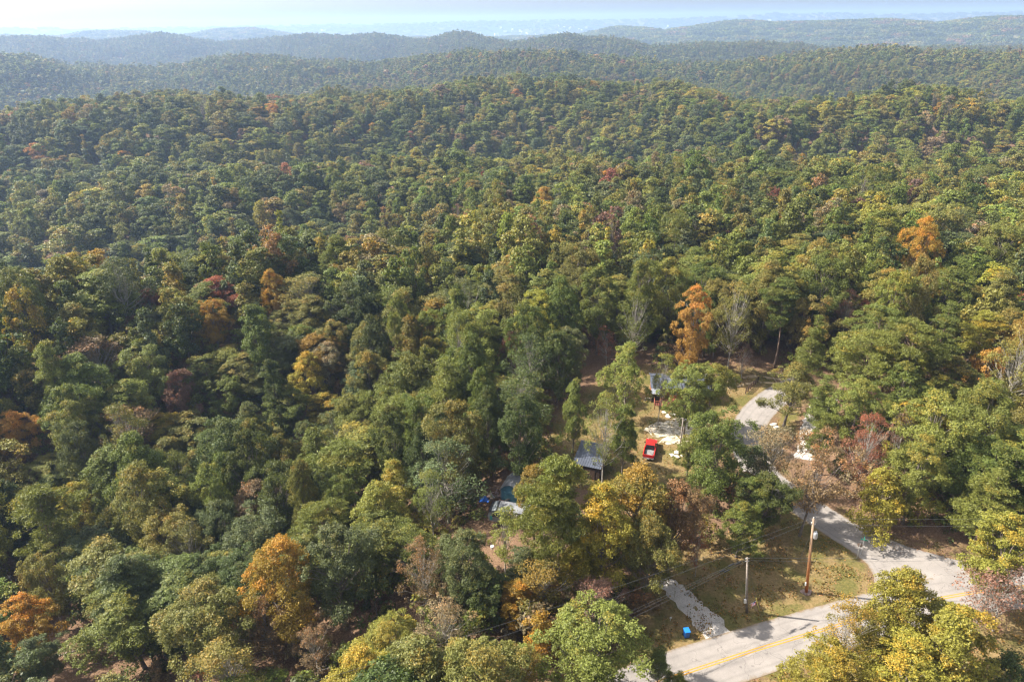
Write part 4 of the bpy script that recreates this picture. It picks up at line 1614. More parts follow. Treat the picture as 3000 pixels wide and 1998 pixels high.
M['flag_white'] = simple('flag_white', (.72, .70, .70), .8)
M['flag_blue'] = simple('flag_blue', (.04, .05, .22), .8)
M['dead_wood'] = simple('dead_wood', (.50, .44, .38), .9, 0, .25, 2.0)
M['junk'] = simple('scrap', (.24, .17, .15), .8, .1, .4, 3.0)


def pole_wood():
    m, n, l, b = new_mat('pole_wood')
    tc = n.new('ShaderNodeTexCoord')
    sp = n.new('ShaderNodeSeparateXYZ')
    l.new(tc.outputs['Generated'], sp.inputs[0])
    r = n.new('ShaderNodeValToRGB')
    e = r.color_ramp.elements
    e[0].position, e[0].color = 0.0, (.42, .13, .02, 1)
    e[1].position, e[1].color = 1.0, (.30, .22, .15, 1)
    x = e.new(.30)
    x.color = (.48, .17, .035, 1)
    x = e.new(.6)
    x.color = (.33, .19, .10, 1)
    l.new(sp.outputs[2], r.inputs[0])
    l.new(r.outputs[0], b.inputs['Base Color'])
    b.inputs['Roughness'].default_value = .75
    return m


M['pole_wood'] = pole_wood()


def gable_building(label, name, loc, rz, w, d, floor, eave, ridge, wall_mat, roof_mat, panels, over=.35, ridge_at=.5):
    """a building seen from its front (-Y); ridge along X"""
    t = thing(name, label, 'building', loc, rz)
    yr = -d/2 + d*ridge_at
    wl_ = MB()
    prof_ = [(-d/2, -.3), (d/2, -.3), (d/2, eave), (yr, ridge - .02), (-d/2, eave)]
    wl_.prism_x(prof_, -w/2, w/2)
    wl_.build('wall', wall_mat, t)
    for sgn, depth in ((-1, yr + d/2), (1, d/2 - yr)):
        if depth < .2:
            continue
        pw = (w + 2*over)/panels
        slope = (ridge-eave)/depth
        run = depth + over
        for k in range(panels):
            x0 = -w/2 - over + k*pw
            b = MB()
            za, zb = ridge + .05, ridge + .05 - slope*run
            ya, yb = yr, yr + sgn*run
            prof2 = [(0, 0), (pw - .012, 0), (pw-.012, .05), (.09, .05), (.075, .10), (.02, .10), (.0, .05)]
            vs = [(x0 + px_, ya, za + pz) for px_, pz in prof2] + [(x0 + px_, yb, zb + pz) for px_, pz in prof2]
            n = len(prof2)
            fs = [tuple(range(n)), tuple(range(n, 2*n))[::-1]] + [(i, i+n, (i+1) % n+n, (i+1) % n) for i in range(n)]
            b.add(vs, fs)
            b.build('roof_panel', roof_mat, t)
    MB().box(0, yr, ridge + .13, w + 2*over, .34, .04).build('ridge_cap', roof_mat, t)
    return t, yr


# --- the cabin
pc = at(2000, 1172, .9)
cab, yr = gable_building('low cabin with dark blue-grey metal roof and orange-brown wall behind a red deck', 'cabin', (pc.x, pc.y + 3.2, 0), -.14, 11.0, 5.4, .9, 3.25, 4.15, M['log_wall'], M['metal_roof'], 14)
fy = -2.7
for k in range(8):
    MB().box(0, fy - .03, 1.05 + k*.27, 11.0, .07, .23).build('log', M['log_wall'], cab)
dr = MB().box(-3.35, fy - .09, 1.95, .9, .06, 2.05).build('door', M['white'], cab)
MB().box(-3.02, fy - .14, 1.9, .05, .05, .12).build('handle', M['dark'], dr)
for wx in (-1.3, 1.2, 3.6):
    wd = MB().box(wx, fy - .09, 2.2, 1.1, .05, .95).build('window', M['white'], cab)
    for sx in (-.27, .27):
        MB().box(wx + sx, fy - .125, 2.2, .46, .02, .8).build('pane', M['black_glass'], wd)
ft = MB()
ft.box(-1.2, fy - .02, .25, 11.1, .12, .9)
ft.build('foundation', M['concrete'], cab)
pr1 = MB().add([(-5.7, fy - .02, 3.12), (-4.0, fy - .02, 3.12), (-4.0, fy - 1.9, 2.65), (-5.7, fy - 1.9, 2.65), (-5.7, fy - .02, 3.2), (-4.0, fy - .02, 3.2), (-4.0, fy - 1.9, 2.73), (-5.7, fy - 1.9, 2.73)],
                [(0, 1, 2, 3), (7, 6, 5, 4), (0, 4, 5, 1), (1, 5, 6, 2), (2, 6, 7, 3), (3, 7, 4, 0)])
pr1.build('porch_roof', M['metal_roof_lt'], cab)
MB().box(-4.85, fy - 1.88, 1.7, 1.6, .05, 1.7).build('porch_screen', M['dark'], cab)
MB().box(4.9, fy+2.5, 4.6, .5, .5, 1.3).build('chimney', M['concrete'], cab)
# deck in front of the cabin: a thing built onto it, its boards laid one by one
dk = thing('deck', 'red-brown timber deck with railing along the front of the cabin', 'deck', (pc.x - 3.2, pc.y - .6, 0), -.14)
for k in range(12):
    MB().box(0, -1.5 + k*.255, .88, 4.9, .235, .05).build('board', M['deck'], dk)
for px_ in (-2.4, -.8, .8, 2.4):
    MB().box(px_, -1.55, .88, .12, .12, 1.95).build('post', M['deck'], dk)
for z in (1.15, 1.48, 1.84):
    MB().box(0, -1.62, z, 4.95, .05, .12).build('rail', M['deck'], dk)
for z in (1.15, 1.48, 1.84):
    MB().box(-2.47, -.1, z, .05, 2.8, .12).build('rail', M['deck'], dk)
for k in range(3):
    MB().box(2.9 + k*.28, -.6, .72 - k*.24, .28, 1.3, .06).build('step', M['deck'], dk)
bn = thing('bench', 'small timber bench on the deck before the cabin wall', 'bench', (pc.x - 2.0, pc.y - .2, .91), -.14)
MB().box(0, 0, .42, 1.3, .4, .06).build('seat', M['log_wall'], bn)
MB().box(0, .2, .7, 1.3, .05, .4).build('backrest', M['log_wall'], bn)
for sx in (-.55, .55):
    MB().box(sx, 0, .2, .08, .36, .4).build('leg', M['log_wall'], bn)
# fire ring behind the cabin
p = at(1930, 1106)
fr = thing('fire_pit', 'round dark fire ring on a pale slab behind the cabin roof', 'fire pit', p)
MB().prism([(1.3*math.cos(a)+.1*math.sin(3*a), .9*math.sin(a)) for a in np.linspace(0, 6.28, 13)[:-1]], 0, .12).build('slab', M['stone'], fr)
ring = MB()
n_ = 18
vs, fs = [], []
for i in range(n_):
    a = 2*math.pi*i/n_
    for rr, zz in ((.62, .12), (.62, .72), (.52, .72), (.52, .12)):
        vs.append((rr*math.cos(a), rr*math.sin(a), zz))
for i in range(n_):
    for k in range(4):
        a, b = i*4+k, i*4+(k+1) % 4
        c, d = ((i+1) % n_)*4+(k+1) % 4, ((i+1) % n_)*4+k
        fs.append((a, d, c, b))
ring.add(vs, fs).build('ring', M['dark'], fr)

# --- the dark-roofed shed: low roof sloping towards the road
a_ = at(1681, 1356, 2.5)
b_ = at(1757, 1374, 2.35)
yaw = math.atan2(b_.y-a_.y, b_.x-a_.x)
mid_ = (a_+b_)/2
d_ = 6.2
cx_ = mid_.x - math.sin(yaw)*d_/2
cy_ = mid_.y + math.cos(yaw)*d_/2
gable_building('dark brown shed with a plain ribbed blue-grey metal roof left of the red pickup', 'shed', (cx_, cy_, 0), yaw, (b_-a_).length, d_, 0, 2.45, 3.35, M['brown_wall'], M['metal_roof'], 12, .25, .86)
sh = [o for o in COL.objects if o.name == 'shed'][0]
for k in range(7):
    MB().box(0, -d_/2 - .03, .2 + k*.32, (b_-a_).length, .05, .29).build('siding_board', M['brown_wall'], sh)
MB().box(.6, -d_/2 - .08, 1.0, 1.6, .06, 2.0).build('door', M['fence'], sh)

# --- the blue shed
a_ = at(1469, 1466)
b_ = at(1524, 1478)
yaw = math.atan2(b_.y-a_.y, b_.x-a_.x)
mid_ = (a_+b_)/2
d_ = 3.2
wd_ = (b_-a_).length + .2
bs = thing('blue_shed', 'old blue-painted shed with double doors and a pale weathered roof in deep shade', 'building', (mid_.x - math.sin(yaw)*d_/2, mid_.y + math.cos(yaw)*d_/2, 0), yaw)
bsw = MB()
hw = wd_/2
bsw.add([(-hw, -d_/2, -.3), (hw, -d_/2, -.3), (hw, -d_/2, 2.2), (hw*.55, -d_/2, 3.0), (0, -d_/2, 3.3), (-hw*.55, -d_/2, 3.0), (-hw, -d_/2, 2.2),
         (-hw, d_/2, -.3), (hw, d_/2, -.3), (hw, d_/2, 2.2), (hw*.55, d_/2, 3.0), (0, d_/2, 3.3), (-hw*.55, d_/2, 3.0), (-hw, d_/2, 2.2)],
        [(0, 1, 2, 3, 4, 5, 6), (13, 12, 11, 10, 9, 8, 7), (1, 8, 9, 2), (7, 0, 6, 13), (0, 7, 8, 1)])
bsw.build('wall', M['blue_wall'], bs)
ln = [(-hw - .18, 2.05), (-hw*.55, 3.06), (0, 3.38), (hw*.55, 3.06), (hw + .18, 2.05)]
for (x0, z0), (x1, z1) in zip(ln[:-1], ln[1:]):
    q = MB().add([(x0, -d_/2-.25, z0), (x1, -d_/2-.25, z1), (x1, d_/2+.25, z1), (x0, d_/2+.25, z0), (x0, -d_/2-.25, z0+.06), (x1, -d_/2-.25, z1+.06), (x1, d_/2+.25, z1+.06), (x0, d_/2+.25, z0+.06)],
                 [(3, 2, 1, 0), (4, 5, 6, 7), (0, 1, 5, 4), (1, 2, 6, 5), (2, 3, 7, 6), (3, 0, 4, 7)])
    q.build('roof_panel', M['rust_white'], bs)
for sx in (-.55, .55):
    dd = MB().box(sx, -d_/2 - .04, .98, 1.06, .06, 1.95).build('door', M['blue_door'], bs)
    for zz in (.35, 1.6):
        MB().box(sx, -d_/2 - .085, zz, 1.0, .03, .12).build('brace', M['blue_wall'], dd)
for sx in (-hw + .05, hw - .05):
    MB().box(sx, -d_/2 - .03, 1.1, .12, .05, 2.2).build('corner_trim', M['rust_white'], bs)

# --- the camper trailer
a_ = at(1436, 1545)
b_ = at(1545, 1560)
yaw = math.atan2(b_.y-a_.y, b_.x-a_.x)
L_ = 6.6
cpt = thing('camper_trailer', 'weathered grey-white camper trailer with a dark front end beside the blue shed', 'trailer', (a_.x + 3.1, a_.y + 1.3, 0), yaw)
prof_ = [(-L_/2 + .15, .55), (L_/2, .55), (L_/2, 2.35), (L_/2 - .2, 2.55), (-L_/2 + 1.0, 2.6), (-L_/2 + .25, 2.25), (-L_/2, 1.5)]
bd = MB()
n_ = len(prof_)
bd.add([(x, -1.15, z) for x, z in prof_] + [(x, 1.15, z) for x, z in prof_], [tuple(range(n_)), tuple(range(n_, 2*n_))[::-1]] + [((i+1) % n_, i, i+n_, (i+1) % n_+n_) for i in range(n_)])
bd.build('body', M['siding'], cpt)
MB().box(.6, 0, 2.62, L_ - 1.8, 2.36, .07).build('roof', M['rust_white'], cpt)
fe = MB().add([(-L_/2 - .02, -1.0, 1.45), (-L_/2 - .02, 1.0, 1.45), (-L_/2 + .22, 1.0, 2.27), (-L_/2 + .22, -1.0, 2.27), (-L_/2 - .06, -1.0, 1.47), (-L_/2 - .06, 1.0, 1.47), (-L_/2 + .17, 1.0, 2.31), (-L_/2 + .17, -1.0, 2.31)],
              [(0, 3, 2, 1), (4, 5, 6, 7), (0, 1, 5, 4), (1, 2, 6, 5), (2, 3, 7, 6), (3, 0, 4, 7)])
fe.build('front_window', M['black_glass'], cpt)
cap = MB().add([(-L_/2 + .22, -1.17, 2.3), (-L_/2 + .22, 1.17, 2.3), (-L_/2 + 1.5, 1.17, 2.68), (-L_/2 + 1.5, -1.17, 2.68), (-L_/2 + .22, -1.17, 2.22), (-L_/2 + .22, 1.17, 2.22), (-L_/2 + 1.5, 1.17, 2.5), (-L_/2 + 1.5, -1.17, 2.5)],
               [(0, 1, 2, 3), (7, 6, 5, 4), (4, 5, 1, 0), (5, 6, 2, 1), (6, 7, 3, 2), (7, 4, 0, 3)])
cap.build('front_cap', M['dark'], cpt)
for wx in (-2.1, -.2, 1.9):
    wd = MB().box(wx, -1.17, 1.75, .95, .05, .6).build('window', M['dark'], cpt)
    MB().box(wx, -1.2, 1.75, .85, .02, .5).build('pane', M['black_glass'], wd)
MB().box(-2.75, -1.18, 1.2, .35, .04, .7).build('panel', M['teal'], cpt)
MB().box(.9, -1.18, 1.45, .65, .05, 1.7).build('door', M['white'], cpt)
for sy in (-1.05, 1.05):
    for wx in (.1, .95):
        MB().tube([(wx, sy-.1, .36), (wx, sy+.1, .36)], .36, 14).build('wheel', M['tyre'], cpt)
MB().tube([(-L_/2+.2, 0, .5), (-L_/2-1.0, 0, .5)], .06, 6).build('hitch', M['dark'], cpt)

# tarp, scrap and a bucket in the yard
p = at(1418, 1464)
tp = MB()
g_ = 7
vs = [((i/(g_-1)-.5)*1.5, (j/(g_-1)-.5)*1.3, max(.02, .75*math.exp(-((i-3)**2+(j-3)**2)/5) + .1*math.sin(i*2.1+j*1.3))) for i in range(g_) for j in range(g_)]
fs = [(i*g_+j, (i+1)*g_+j, (i+1)*g_+j+1, i*g_+j+1) for i in range(g_-1) for j in range(g_-1)]
o = tp.add(vs, fs).build('tarp', M['tarp'])
o.location = (p.x, p.y, 0)
o['label'] = 'crumpled blue tarp over something left of the blue shed'
o['category'] = 'tarp'
r_ = random.Random(4)
for i, (px_, py_, lab, mm) in enumerate([(1440, 1462, 'heap of pale boards and sheet scrap beside the blue tarp', 'rust_white'), (1457, 1452, 'reddish scrap heap against the side of the blue shed', 'junk'), (1475, 1476, 'low scrap heap before the blue shed doors', 'wood_grey')]):
    p = at(px_, py_)
    t = thing('scrap_heap', lab, 'scrap heap', p)
    for k in range(7):
        MB().box(r_.uniform(-.8, .8), r_.uniform(-.5, .5), .12 + .1*k*r_.random() + .02*k, r_.uniform(.4, 1.3), r_.uniform(.15, .5), r_.uniform(.06, .25), r_.uniform(0, 3)).build('piece', M[[mm, 'wood_grey', 'junk'][k % 3]], t)
p = at(1442, 1607)
t = thing('bucket', 'small white bucket on the leaf-covered ground below the camper', 'bucket', p)
MB().tube([(0, 0, 0), (0, 0, .5)], [.2, .27], 12).build('body', M['white'], t)
MB().tube([(-.26, 0, .5), (-.2, 0, .66), (0, 0, .74), (.2, 0, .66), (.26, 0, .5)], .015, 5).build('handle', M['galv'], t)

# --- red pickup, tailgate towards the road
ra = at(1901, 1331, 1.25)
rb = at(1907, 1294, 1.75)
dirv = (rb-ra)
yaw = math.atan2(-dirv.x, dirv.y) - .02
tk = thing('pickup_truck', 'red pickup truck parked on the grass with its ribbed bed empty', 'pickup truck', (ra.x - math.sin(yaw)*2.6 - .05, ra.y + math.cos(yaw)*2.6, .02), yaw)
bd = MB()
# lower body: hood, cab base; bed as open tray
prof_ = [(-.35, .45), (2.7, .45), (2.72, .75), (2.62, 1.02), (1.35, 1.12), (-.35, 1.14)]
bd.prism_x(prof_, -.96, .96)
bd.build('body', M['red_paint'], tk, bevel=.05)
cb = MB()
prof_c = [(-.5, 1.12), (1.32, 1.12), (.72, 1.72), (-.32, 1.74)]
vs = []
for x0, ins in ((-.93, 0), (.93, 0)):
    for (y, z) in prof_c:
        k = .17 if z > 1.5 else 0
        vs.append((x0*(1-k), y, z))
cb.add(vs, [(0, 1, 2, 3), (7, 6, 5, 4), (0, 4, 5, 1), (1, 5, 6, 2), (2, 6, 7, 3), (3, 7, 4, 0)])
cb.build('cab', M['red_paint'], tk, bevel=.06)
MB().add([(-.74, 1.25, 1.2), (.74, 1.25, 1.2), (.68, .79, 1.67), (-.68, .79, 1.67), (-.74, 1.27, 1.22), (.74, 1.27, 1.22), (.68, .81, 1.69), (-.68, .81, 1.69)],
         [(3, 2, 1, 0), (4, 5, 6, 7), (0, 1, 5, 4), (2, 3, 7, 6), (1, 2, 6, 5), (3, 0, 4, 7)]).build('windscreen', M['black_glass'], tk)
MB().add([(-.74, -.49, 1.2), (.74, -.49, 1.2), (.68, -.36, 1.66), (-.68, -.36, 1.66), (-.74, -.51, 1.2), (.74, -.51, 1.2), (.68, -.38, 1.66), (-.68, -.38, 1.66)],
         [(0, 1, 2, 3), (7, 6, 5, 4), (4, 5, 1, 0), (2, 6, 7, 3), (1, 5, 6, 2), (3, 7, 4, 0)]).build('rear_window', M['black_glass'], tk)
for sx in (-1, 1):
    MB().add([(sx*.935, -.3, 1.2), (sx*.935, 1.1, 1.2), (sx*.80, .65, 1.64), (sx*.80, -.22, 1.64), (sx*.95, -.3, 1.2), (sx*.95, 1.1, 1.2), (sx*.815, .65, 1.65), (sx*.815, -.22, 1.65)],
             [(0, 1, 2, 3), (7, 6, 5, 4), (0, 4, 5, 1), (1, 5, 6, 2), (2, 6, 7, 3), (3, 7, 4, 0)]).build('side_window', M['black_glass'], tk)
    MB().box(sx*1.06, .95, 1.25, .22, .1, .17).build('mirror', M['dark'], tk, bevel=.02)
    MB().box(sx*.90, -1.56, .93, .14, 2.3, .58).build('bed_side', M['red_paint'], tk, bevel=.03)
    MB().box(sx*.88, -2.70, .98, .16, .06, .36).build('tail_light', M['lamp_red'], tk)
    MB().box(sx*.72, 2.74, .85, .32, .05, .2).build('headlight', M['white'], tk)
    for wy in (-1.6, 1.75):
        w_ = MB().tube([(sx*.78, wy, .38), (sx*1.0, wy, .38)], .39, 18).build('wheel', M['tyre'], tk)
        MB().tube([(sx*.98, wy, .38), (sx*1.015, wy, .38)], .22, 14).build('rim', M['chrome'], w_)
MB().box(0, -1.58, .70, 1.66, 2.22, .1).build('bed_floor', M['bed'], tk)
for k in range(8):
    MB().box(-.7 + k*.2, -1.58, .77, .09, 2.16, .04).build('bed_rib', M['bed_rib'], tk)
for sx in (-.74, .74):
    MB().box(sx, -1.6, .84, .16, .75, .22).build('wheel_well', M['bed'], tk)
MB().box(0, -2.70, .94, 1.6, .08, .54).build('tailgate', M['red_paint'], tk, bevel=.02)
MB().box(0, -.45, 1.0, 1.66, .06, .5).build('bed_front', M['dark'], tk)
MB().box(0, -2.82, .56, 1.86, .18, .18).build('rear_bumper', M['chrome'], tk, bevel=.03)
MB().box(0, 2.80, .55, 1.86, .18, .2).build('front_bumper', M['chrome'], tk, bevel=.03)
MB().box(0, 2.735, .85, 1.05, .04, .22).build('grille', M['dark'], tk)
MB().box(0, -2.925, .56, .32, .02, .15).build('number_plate', M['white'], tk)

# --- post-and-rail fence
f0, f1 = at(2184, 1154), at(2220, 1121)
fn_ = thing('rail_fence', 'short dark post-and-rail fence beside the far end of the paved bend', 'fence', (f0.x, f0.y, 0), 0)
dv = f1-f0
fy_ = math.atan2(dv.y, dv.x)
ln_ = dv.length
for k in range(6):
    q = dv*(k/5)
    MB().box(q.x, q.y, .65, .15, .15, 1.5, fy_).build('post', M['fence'], fn_)
for k in range(5):
    q = dv*((k+.5)/5)
    for z in (.42, .82, 1.2):
        MB().box(q.x, q.y, z, ln_/5 - .02, .05, .14, fy_).build('rail', M['fence'], fn_)

# --- mailbox
p = at(2250, 1272)
mb = thing('mailbox', 'black mailbox on a post at the grassy rim of the paved bend', 'mailbox', p, .3)
MB().box(0, 0, .5, .11, .11, 1.1).build('post', M['fence'], mb)
bx_ = MB()
pf = [(.16*math.cos(a), 1.2 + .17*math.sin(a)) for a in np.linspace(0, math.pi, 8)] + [(-.16, 1.02), (.16, 1.02)]
n_ = len(pf)
bx_.add([(-.32, y, z) for y, z in pf] + [(.32, y, z) for y, z in pf], [tuple(range(n_)), tuple(range(n_, 2*n_))[::-1]] + [((i+1) % n_, i, i+n_, (i+1) % n_+n_) for i in range(n_)])
bx_.build('box', M['dark'], mb)
MB().box(-.1, -.18, 1.3, .16, .02, .08).build('flag', M['lamp_red'], mb)

# --- blue wheeled trash bin
p = at(2010, 1864)
tb_ = thing('trash_bin', 'blue wheeled trash bin on the grass beside the gravel driveway', 'trash bin', p, .15)
MB().box(0, 0, .58, .56, .62, .96, taper=1.14).build('body', M['blue_bin'], tb_, bevel=.03)
ld = MB().box(0, -.01, 1.10, .70, .80, .07).build('lid', M['blue_lid'], tb_, bevel=.025)
MB().tube([(-.28, .44, 1.06), (.28, .44, 1.06)], .022, 6).build('handle', M['blue_bin'], tb_)
for sx in (-.3, .3):
    MB().tube([(sx-.04, .30, .13), (sx+.04, .30, .13)], .13, 12).build('wheel', M['tyre'], tb_)
p = at(1964, 1818)
st = thing('driveway_marker', 'small white marker in the shade between the trees and the blue bin', 'marker', p)
MB().box(0, 0, .3, .05, .05, .6).build('stake', M['white'], st)
MB().box(0, -.03, .55, .26, .03, .24).build('plate', M['white'], st)

# --- utility poles
bp_ = at(2362, 1735)
big = thing('utility_pole', 'tall utility pole with orange lower half and a grey transformer, at the grass corner', 'utility pole', (bp_.x, bp_.y, 0))
BH = 12.2
MB().tube([(0, 0, -.3), (0, 0, BH*.5), (.02, 0, BH)], [.20, .17, .13], 14).build('pole', M['pole_wood'], big, sm=True)
tr_ = MB().tube([(.36, -.12, 9.1), (.36, -.12, 9.25), (.36, -.12, 10.0), (.36, -.12, 10.1)], [.2, .27, .27, .2], 16).build('transformer', M['galv'], big, sm=True)
for sx in (-.1, .12):
    MB().tube([(.36+sx, -.12, 10.1), (.36+sx, -.12, 10.35)], [.06, .035], 8).build('bushing', M['white'], tr_)
MB().box(.18, -.06, 9.6, .3, .08, .1).build('bracket', M['galv'], big)
for z, x in ((BH + .05, 0), (BH - .9, .25), (BH - .7, -.22)):
    MB().tube([(x*.3, 0, z-.12), (x, 0, z-.05), (x, 0, z+.12)], [.03, .045, .06], 8).build('insulator', M['white'], big)
MB().box(-.22, -.1, 1.6, .16, .12, .5).build('meter_box', M['white'], big)
MB().tube([(-.17, -.08, 1.3), (-.15, -.07, 9.2)], .02, 5).build('ground_wire', M['wire'], big)
MB().prism([(.7*math.cos(a)*(1+.2*math.sin(a*3)), .55*math.sin(a)) for a in np.linspace(0, 6.28, 14)[:-1]], -.05, .1).build('soil_mound', M['junk'], big)
BL = -1.15/12.2
big.rotation_euler = (0, math.atan(BL), 0)
gy = at(2330, 1668)
MB().tube([(0, 0, 10.3), (gy.x-bp_.x, gy.y-bp_.y, 0)], .018, 5).build('guy_wire', M['wire'], big)

wp = at(2188, 1794)
wpl = thing('utility_pole', 'shorter weathered grey utility pole with a white meter box, left of the orange one', 'utility pole', (wp.x, wp.y, 0))
WH = 9.1
MB().tube([(0, 0, -.3), (-.04, 0, WH*.5), (-.05, 0, WH)], [.17, .15, .11], 12).build('pole', M['wood_grey'], wpl, sm=True)
MB().box(-.26, -.1, 2.1, .32, .18, .62).build('meter_box', M['white'], wpl, bevel=.02)
MB().tube([(-.2, -.1, 2.4), (-.17, -.09, 6)], .03, 6).build('conduit', M['galv'], wpl)
for z in (WH-.15, WH-.55):
    MB().box(-.05, 0, z, .5, .08, .08).build('bracket', M['galv'], wpl)
WL = -1.1/9.1
wpl.rotation_euler = (0, math.atan(WL), 0)
g0, g1 = at(2224, 1793), at(2206, 1745, 2.0)
MB().tube([(g0.x-wp.x, g0.y-wp.y, 0), (-.02, 0, WH-.6)], .012, 5).build('guy_wire', M['wire'], wpl)
q0 = Vector((g0.x-wp.x, g0.y-wp.y, .05))
q1 = q0.lerp(Vector((-.02, 0, WH-.6)), .27)
MB().tube([q0, q1], .045, 8).build('guy_guard', M['guard'], wpl)

wpo = at(1990, 1331)
t = thing('utility_pole', 'slim bare wooden pole standing between the red pickup and the big green tree', 'utility pole', (wpo.x, wpo.y, 0))
MB().tube([(0, 0, -.3), (0, 0, 7.3)], [.14, .10], 10).build('pole', M['wood_grey'], t, sm=True)
MB().tube([(0, -.03, 6.9), (.5, -.1, 7.15)], .035, 6).build('bracket', M['galv'], t)

# the flag fixed low on the weathered pole
fl = thing('flag', 'small striped flag with blue canton hanging on the weathered utility pole', 'flag', (wp.x + .12, wp.y - .1, 0))
MB().tube([(0, 0, 1.5), (.62, -.25, 2.35)], .015, 6).build('staff', M['white'], fl)
nx_, ny_ = 10, 13
vs, fs, mi = [], [], []
for i in range(nx_+1):
    for j in range(ny_+1):
        u_, v_ = i/nx_, j/ny_
        vs.append((.60 - .48*v_ + .05*math.sin(u_*9), -.24 + .10*math.sin(u_*7+v_*2), 2.33 - .62*v_ - u_*.72 + .0*v_))
for i in range(nx_):
    for j in range(ny_):
        fs.append((i*(ny_+1)+j, (i+1)*(ny_+1)+j, (i+1)*(ny_+1)+j+1, i*(ny_+1)+j+1))
        mi.append(2 if (i < 4 and j < 7) else j % 2)
q = MB().add(vs, fs)
o = q.build('cloth', [M['flag_red'], M['flag_white'], M['flag_blue']], fl)
o.data.polygons.foreach_set('material_index', mi)
sdm = o.modifiers.new('thickness', 'SOLIDIFY')
sdm.thickness = .004

# --- street name sign and stop sign seen from behind
p = at(2521, 1624)
t = thing('street_sign', 'green street name sign with two crossed blades at the corner of the side road', 'sign', p)
MB().tube([(0, 0, -.1), (0, 0, 2.55)], .035, 6).build('post', M['galv'], t)
MB().box(0, 0, 2.62, .85, .025, .2, -.5).build('blade', M['green_sign'], t)
MB().box(0, 0, 2.84, .85, .025, .2, -1.9).build('blade', M['green_sign'], t)
p = at(2510, 1634)
t = thing('stop_sign', 'stop sign seen from its dull back, left of the green street sign', 'sign', p)
MB().tube([(0, 0, -.1), (0, 0, 2.6)], .035, 6).build('post', M['galv'], t)
oc = [(.36*math.cos(a+math.pi/8), .36*math.sin(a+math.pi/8)) for a in np.arange(8)*math.pi/4]
pl = MB().add([(x, .05, 2.25+z) for x, z in oc] + [(x, .07, 2.25+z) for x, z in oc], [tuple(range(8)), tuple(range(8, 16))[::-1]] + [((i+1) % 8, i, i+8, (i+1) % 8+8) for i in range(8)])
o = pl.build('plate', M['sign_back'], t)
o.rotation_euler = (0, 0, -.5)


# --- wires
def wire(label, a, b, sag, rad=.013, blocks=()):
    a, b = Vector(a), Vector(b)
    pts = []
    for k in range(25):
        u_ = k/24
        q = a.lerp(b, u_)
        q.z -= sag*4*u_*(1-u_)
        pts.append(q - a)
    t = thing('overhead_wire', label, 'wire', a)
    t['group'] = 'overhead wires along the main road'
    MB().tube(pts, rad, 5).build('strand', M['wire'], t)
    for u_ in blocks:
        k = int(u_*24)
        c = pts[k].lerp(pts[k+1], u_*24-k)
        d = (pts[k+1]-pts[k]).normalized()
        MB().tube([c - d*.4, c + d*.4], .085, 8).build('splice_box', M['dark'], t)


bp_.x += BL*BH
wp.x += WL*WH
tb1 = Vector((bp_.x, bp_.y, BH+.1))
tb2 = Vector((bp_.x-.22, bp_.y, BH-.62))
tb3 = Vector((bp_.x+.25, bp_.y, BH-.8))
wt = Vector((wp.x-.05, wp.y, WH))
wire('topmost wire from the tall orange-based pole down to the lower left', tb1, at(690, 2062, 11.5), .9)
wire('second wire from the tall orange-based pole down to the lower left', tb2, at(800, 2078, 10.5), 1.0)
wire('topmost of the three bundled wires from the weathered pole to the lower left', wt, at(1120, 2100, 8.6), .5, .015, (.055,))
wire('middle of the three bundled wires from the weathered pole to the lower left', wt - Vector((0, 0, .25)), at(1135, 2108, 8.4), .55, .015, (.03, .085))
wire('lowest of the three bundled wires from the weathered pole to the lower left', wt - Vector((0, 0, .55)), at(1150, 2118, 8.2), .75, .015, (.07,))
wire('upper wire from the tall orange-based pole to the right edge', tb1, at(3350, 1497, BH), .7)
wire('lower wire from the tall orange-based pole to the right edge', tb3, at(3350, 1522, BH-.8), .7)
wire('upper wire from the weathered pole across the lawn to the right', wt - Vector((0, 0, .1)), at(3400, 1588, WH), .9)
wire('lower wire from the weathered pole across the lawn to the right', wt - Vector((0, 0, .5)), at(3400, 1606, WH), .9)
sw = at(1469, 1430, 2.6)
wire('short pale wire slanting down to the left eave of the blue shed', at(1428, 1414, 4.2), sw, .05, .025)

# --- pale rocks
import bmesh as _bm
rock_me = []
for s in range(4):
    b = _bm.new()
    _bm.ops.create_icosphere(b, subdivisions=1, radius=.5)
    rr_ = random.Random(s)
    for v in b.verts:
        v.co *= rr_.uniform(.7, 1.15)
        v.co.z *= .6
    me = bpy.data.meshes.new('rock')
    b.to_mesh(me)
    b.free()
    me.materials.append(M['stone'])
    rock_me.append(me)
for px_, py_, n_, lab in [(1965, 1216, 7, 'pale limestone rocks heaped in front of the cabin'), (1984, 1332, 8, 'broken pale rocks at the foot of the slim wooden pole'), (2030, 1238, 5, 'few pale rocks between the cabin and the paved bend'), (2270, 1250, 4, 'few pale rocks on the bank beyond the mailbox')]:
    p = at(px_, py_)
    t = thing('rock_pile', lab, 'rocks', p)
    for k in range(n_):
        o = link_mesh('rock', r_.choice(rock_me), t)
        s = r_.uniform(.35, 1.0)
        o.scale = (s*1.3, s, s)
        o.location = (r_.uniform(-1.3, 1.3), r_.uniform(-.8, .8), s*.18)
        o.rotation_euler = (0, 0, r_.uniform(0, 6))

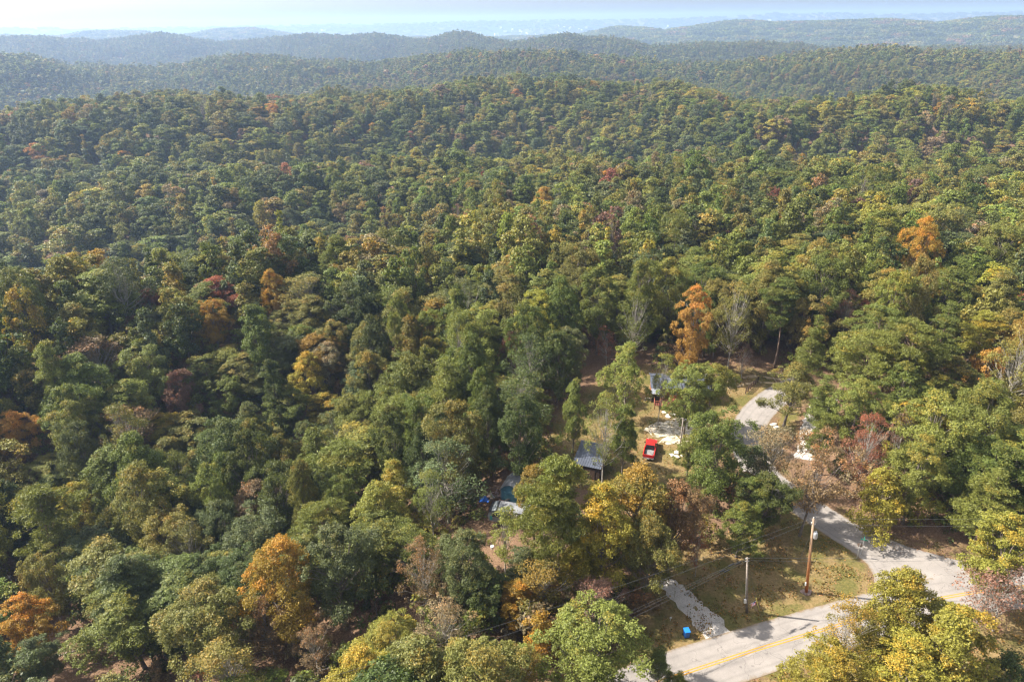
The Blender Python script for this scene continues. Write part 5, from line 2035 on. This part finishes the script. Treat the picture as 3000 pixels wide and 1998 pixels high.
# --- fallen logs
for (p0, p1, r0, lab) in [((20, 1676), (60, 1742), .22, 'pale fallen log lying on the bare slope at the left edge'), 
                          ((150, 1930), (235, 1905), .12, 'broken branch on the bare ground at lower left')]:
    def on_ground(px_, py_):
        q = at_apex(px_, py_, 0.05)
        return q
    a_, b_ = on_ground(*p0), on_ground(*p1)
    t = thing('fallen_log', lab, 'log', a_)
    v_ = b_-a_
    MB().tube([(0, 0, r0), v_*.5 + Vector((0, .1, r0)), v_ + Vector((0, 0, r0*.6))], [r0, r0*.8, r0*.45], 8).build('trunk', M['dead_wood'], t, sm=True)
    for k in range(3):
        s = v_*(.45 + .18*k)
        MB().tube([s + Vector((0, 0, r0)), s + Vector((r_.uniform(-.6, .6), r_.uniform(-.6, .6), r0 + r_.uniform(.2, .8)))], [r0*.35, r0*.1], 5).build('branch_stub', M['dead_wood'], t)

# --- the far town on the plain
v_all, f_all = [], []
rt = random.Random(12)
tw = MB()
for k in range(330):
    if k < 300:
        px_ = rt.choice([rt.gauss(1480, 130), rt.gauss(1680, 150), rt.uniform(1000, 2150)])
        d0 = rt.uniform(6300, 9000)
    else:
        px_ = rt.gauss(1560, 40)
        d0 = rt.uniform(7000, 8000)
    th = math.atan2((px_-1500)/F_*1.02, .91)
    x, y = d0*math.sin(th), d0*math.cos(th)
    big_ = rt.random() < .18
    w_, dd_, hh_ = (rt.uniform(35, 80), rt.uniform(25, 45), rt.uniform(8, 12)) if big_ else (rt.uniform(10, 22), rt.uniform(9, 16), rt.uniform(5, 8))
    tw.box(x, y, ground1(x, y) + hh_/2 + 8, w_, dd_, hh_ + 16, rt.uniform(0, 3))
tw.build('distant_town', M['white'], kind='stuff')

# ------------------------------------------------------------------ haze: the air itself
hz = MB().box(0, 6000, -25, 26000, 15000, 370)
HM = bpy.data.materials.new('haze')
HM.use_nodes = True
hn, hl = HM.node_tree.nodes, HM.node_tree.links
hn.remove(hn['Principled BSDF'])
pv = hn.new('ShaderNodeVolumePrincipled')
pv.inputs['Color'].default_value = (.47, .65, .97, 1)
pv.inputs['Density'].default_value = .00016
pv.inputs['Anisotropy'].default_value = .3
hl.new(pv.outputs[0], hn['Material Output'].inputs['Volume'])
hz.build('haze', HM, kind='stuff')
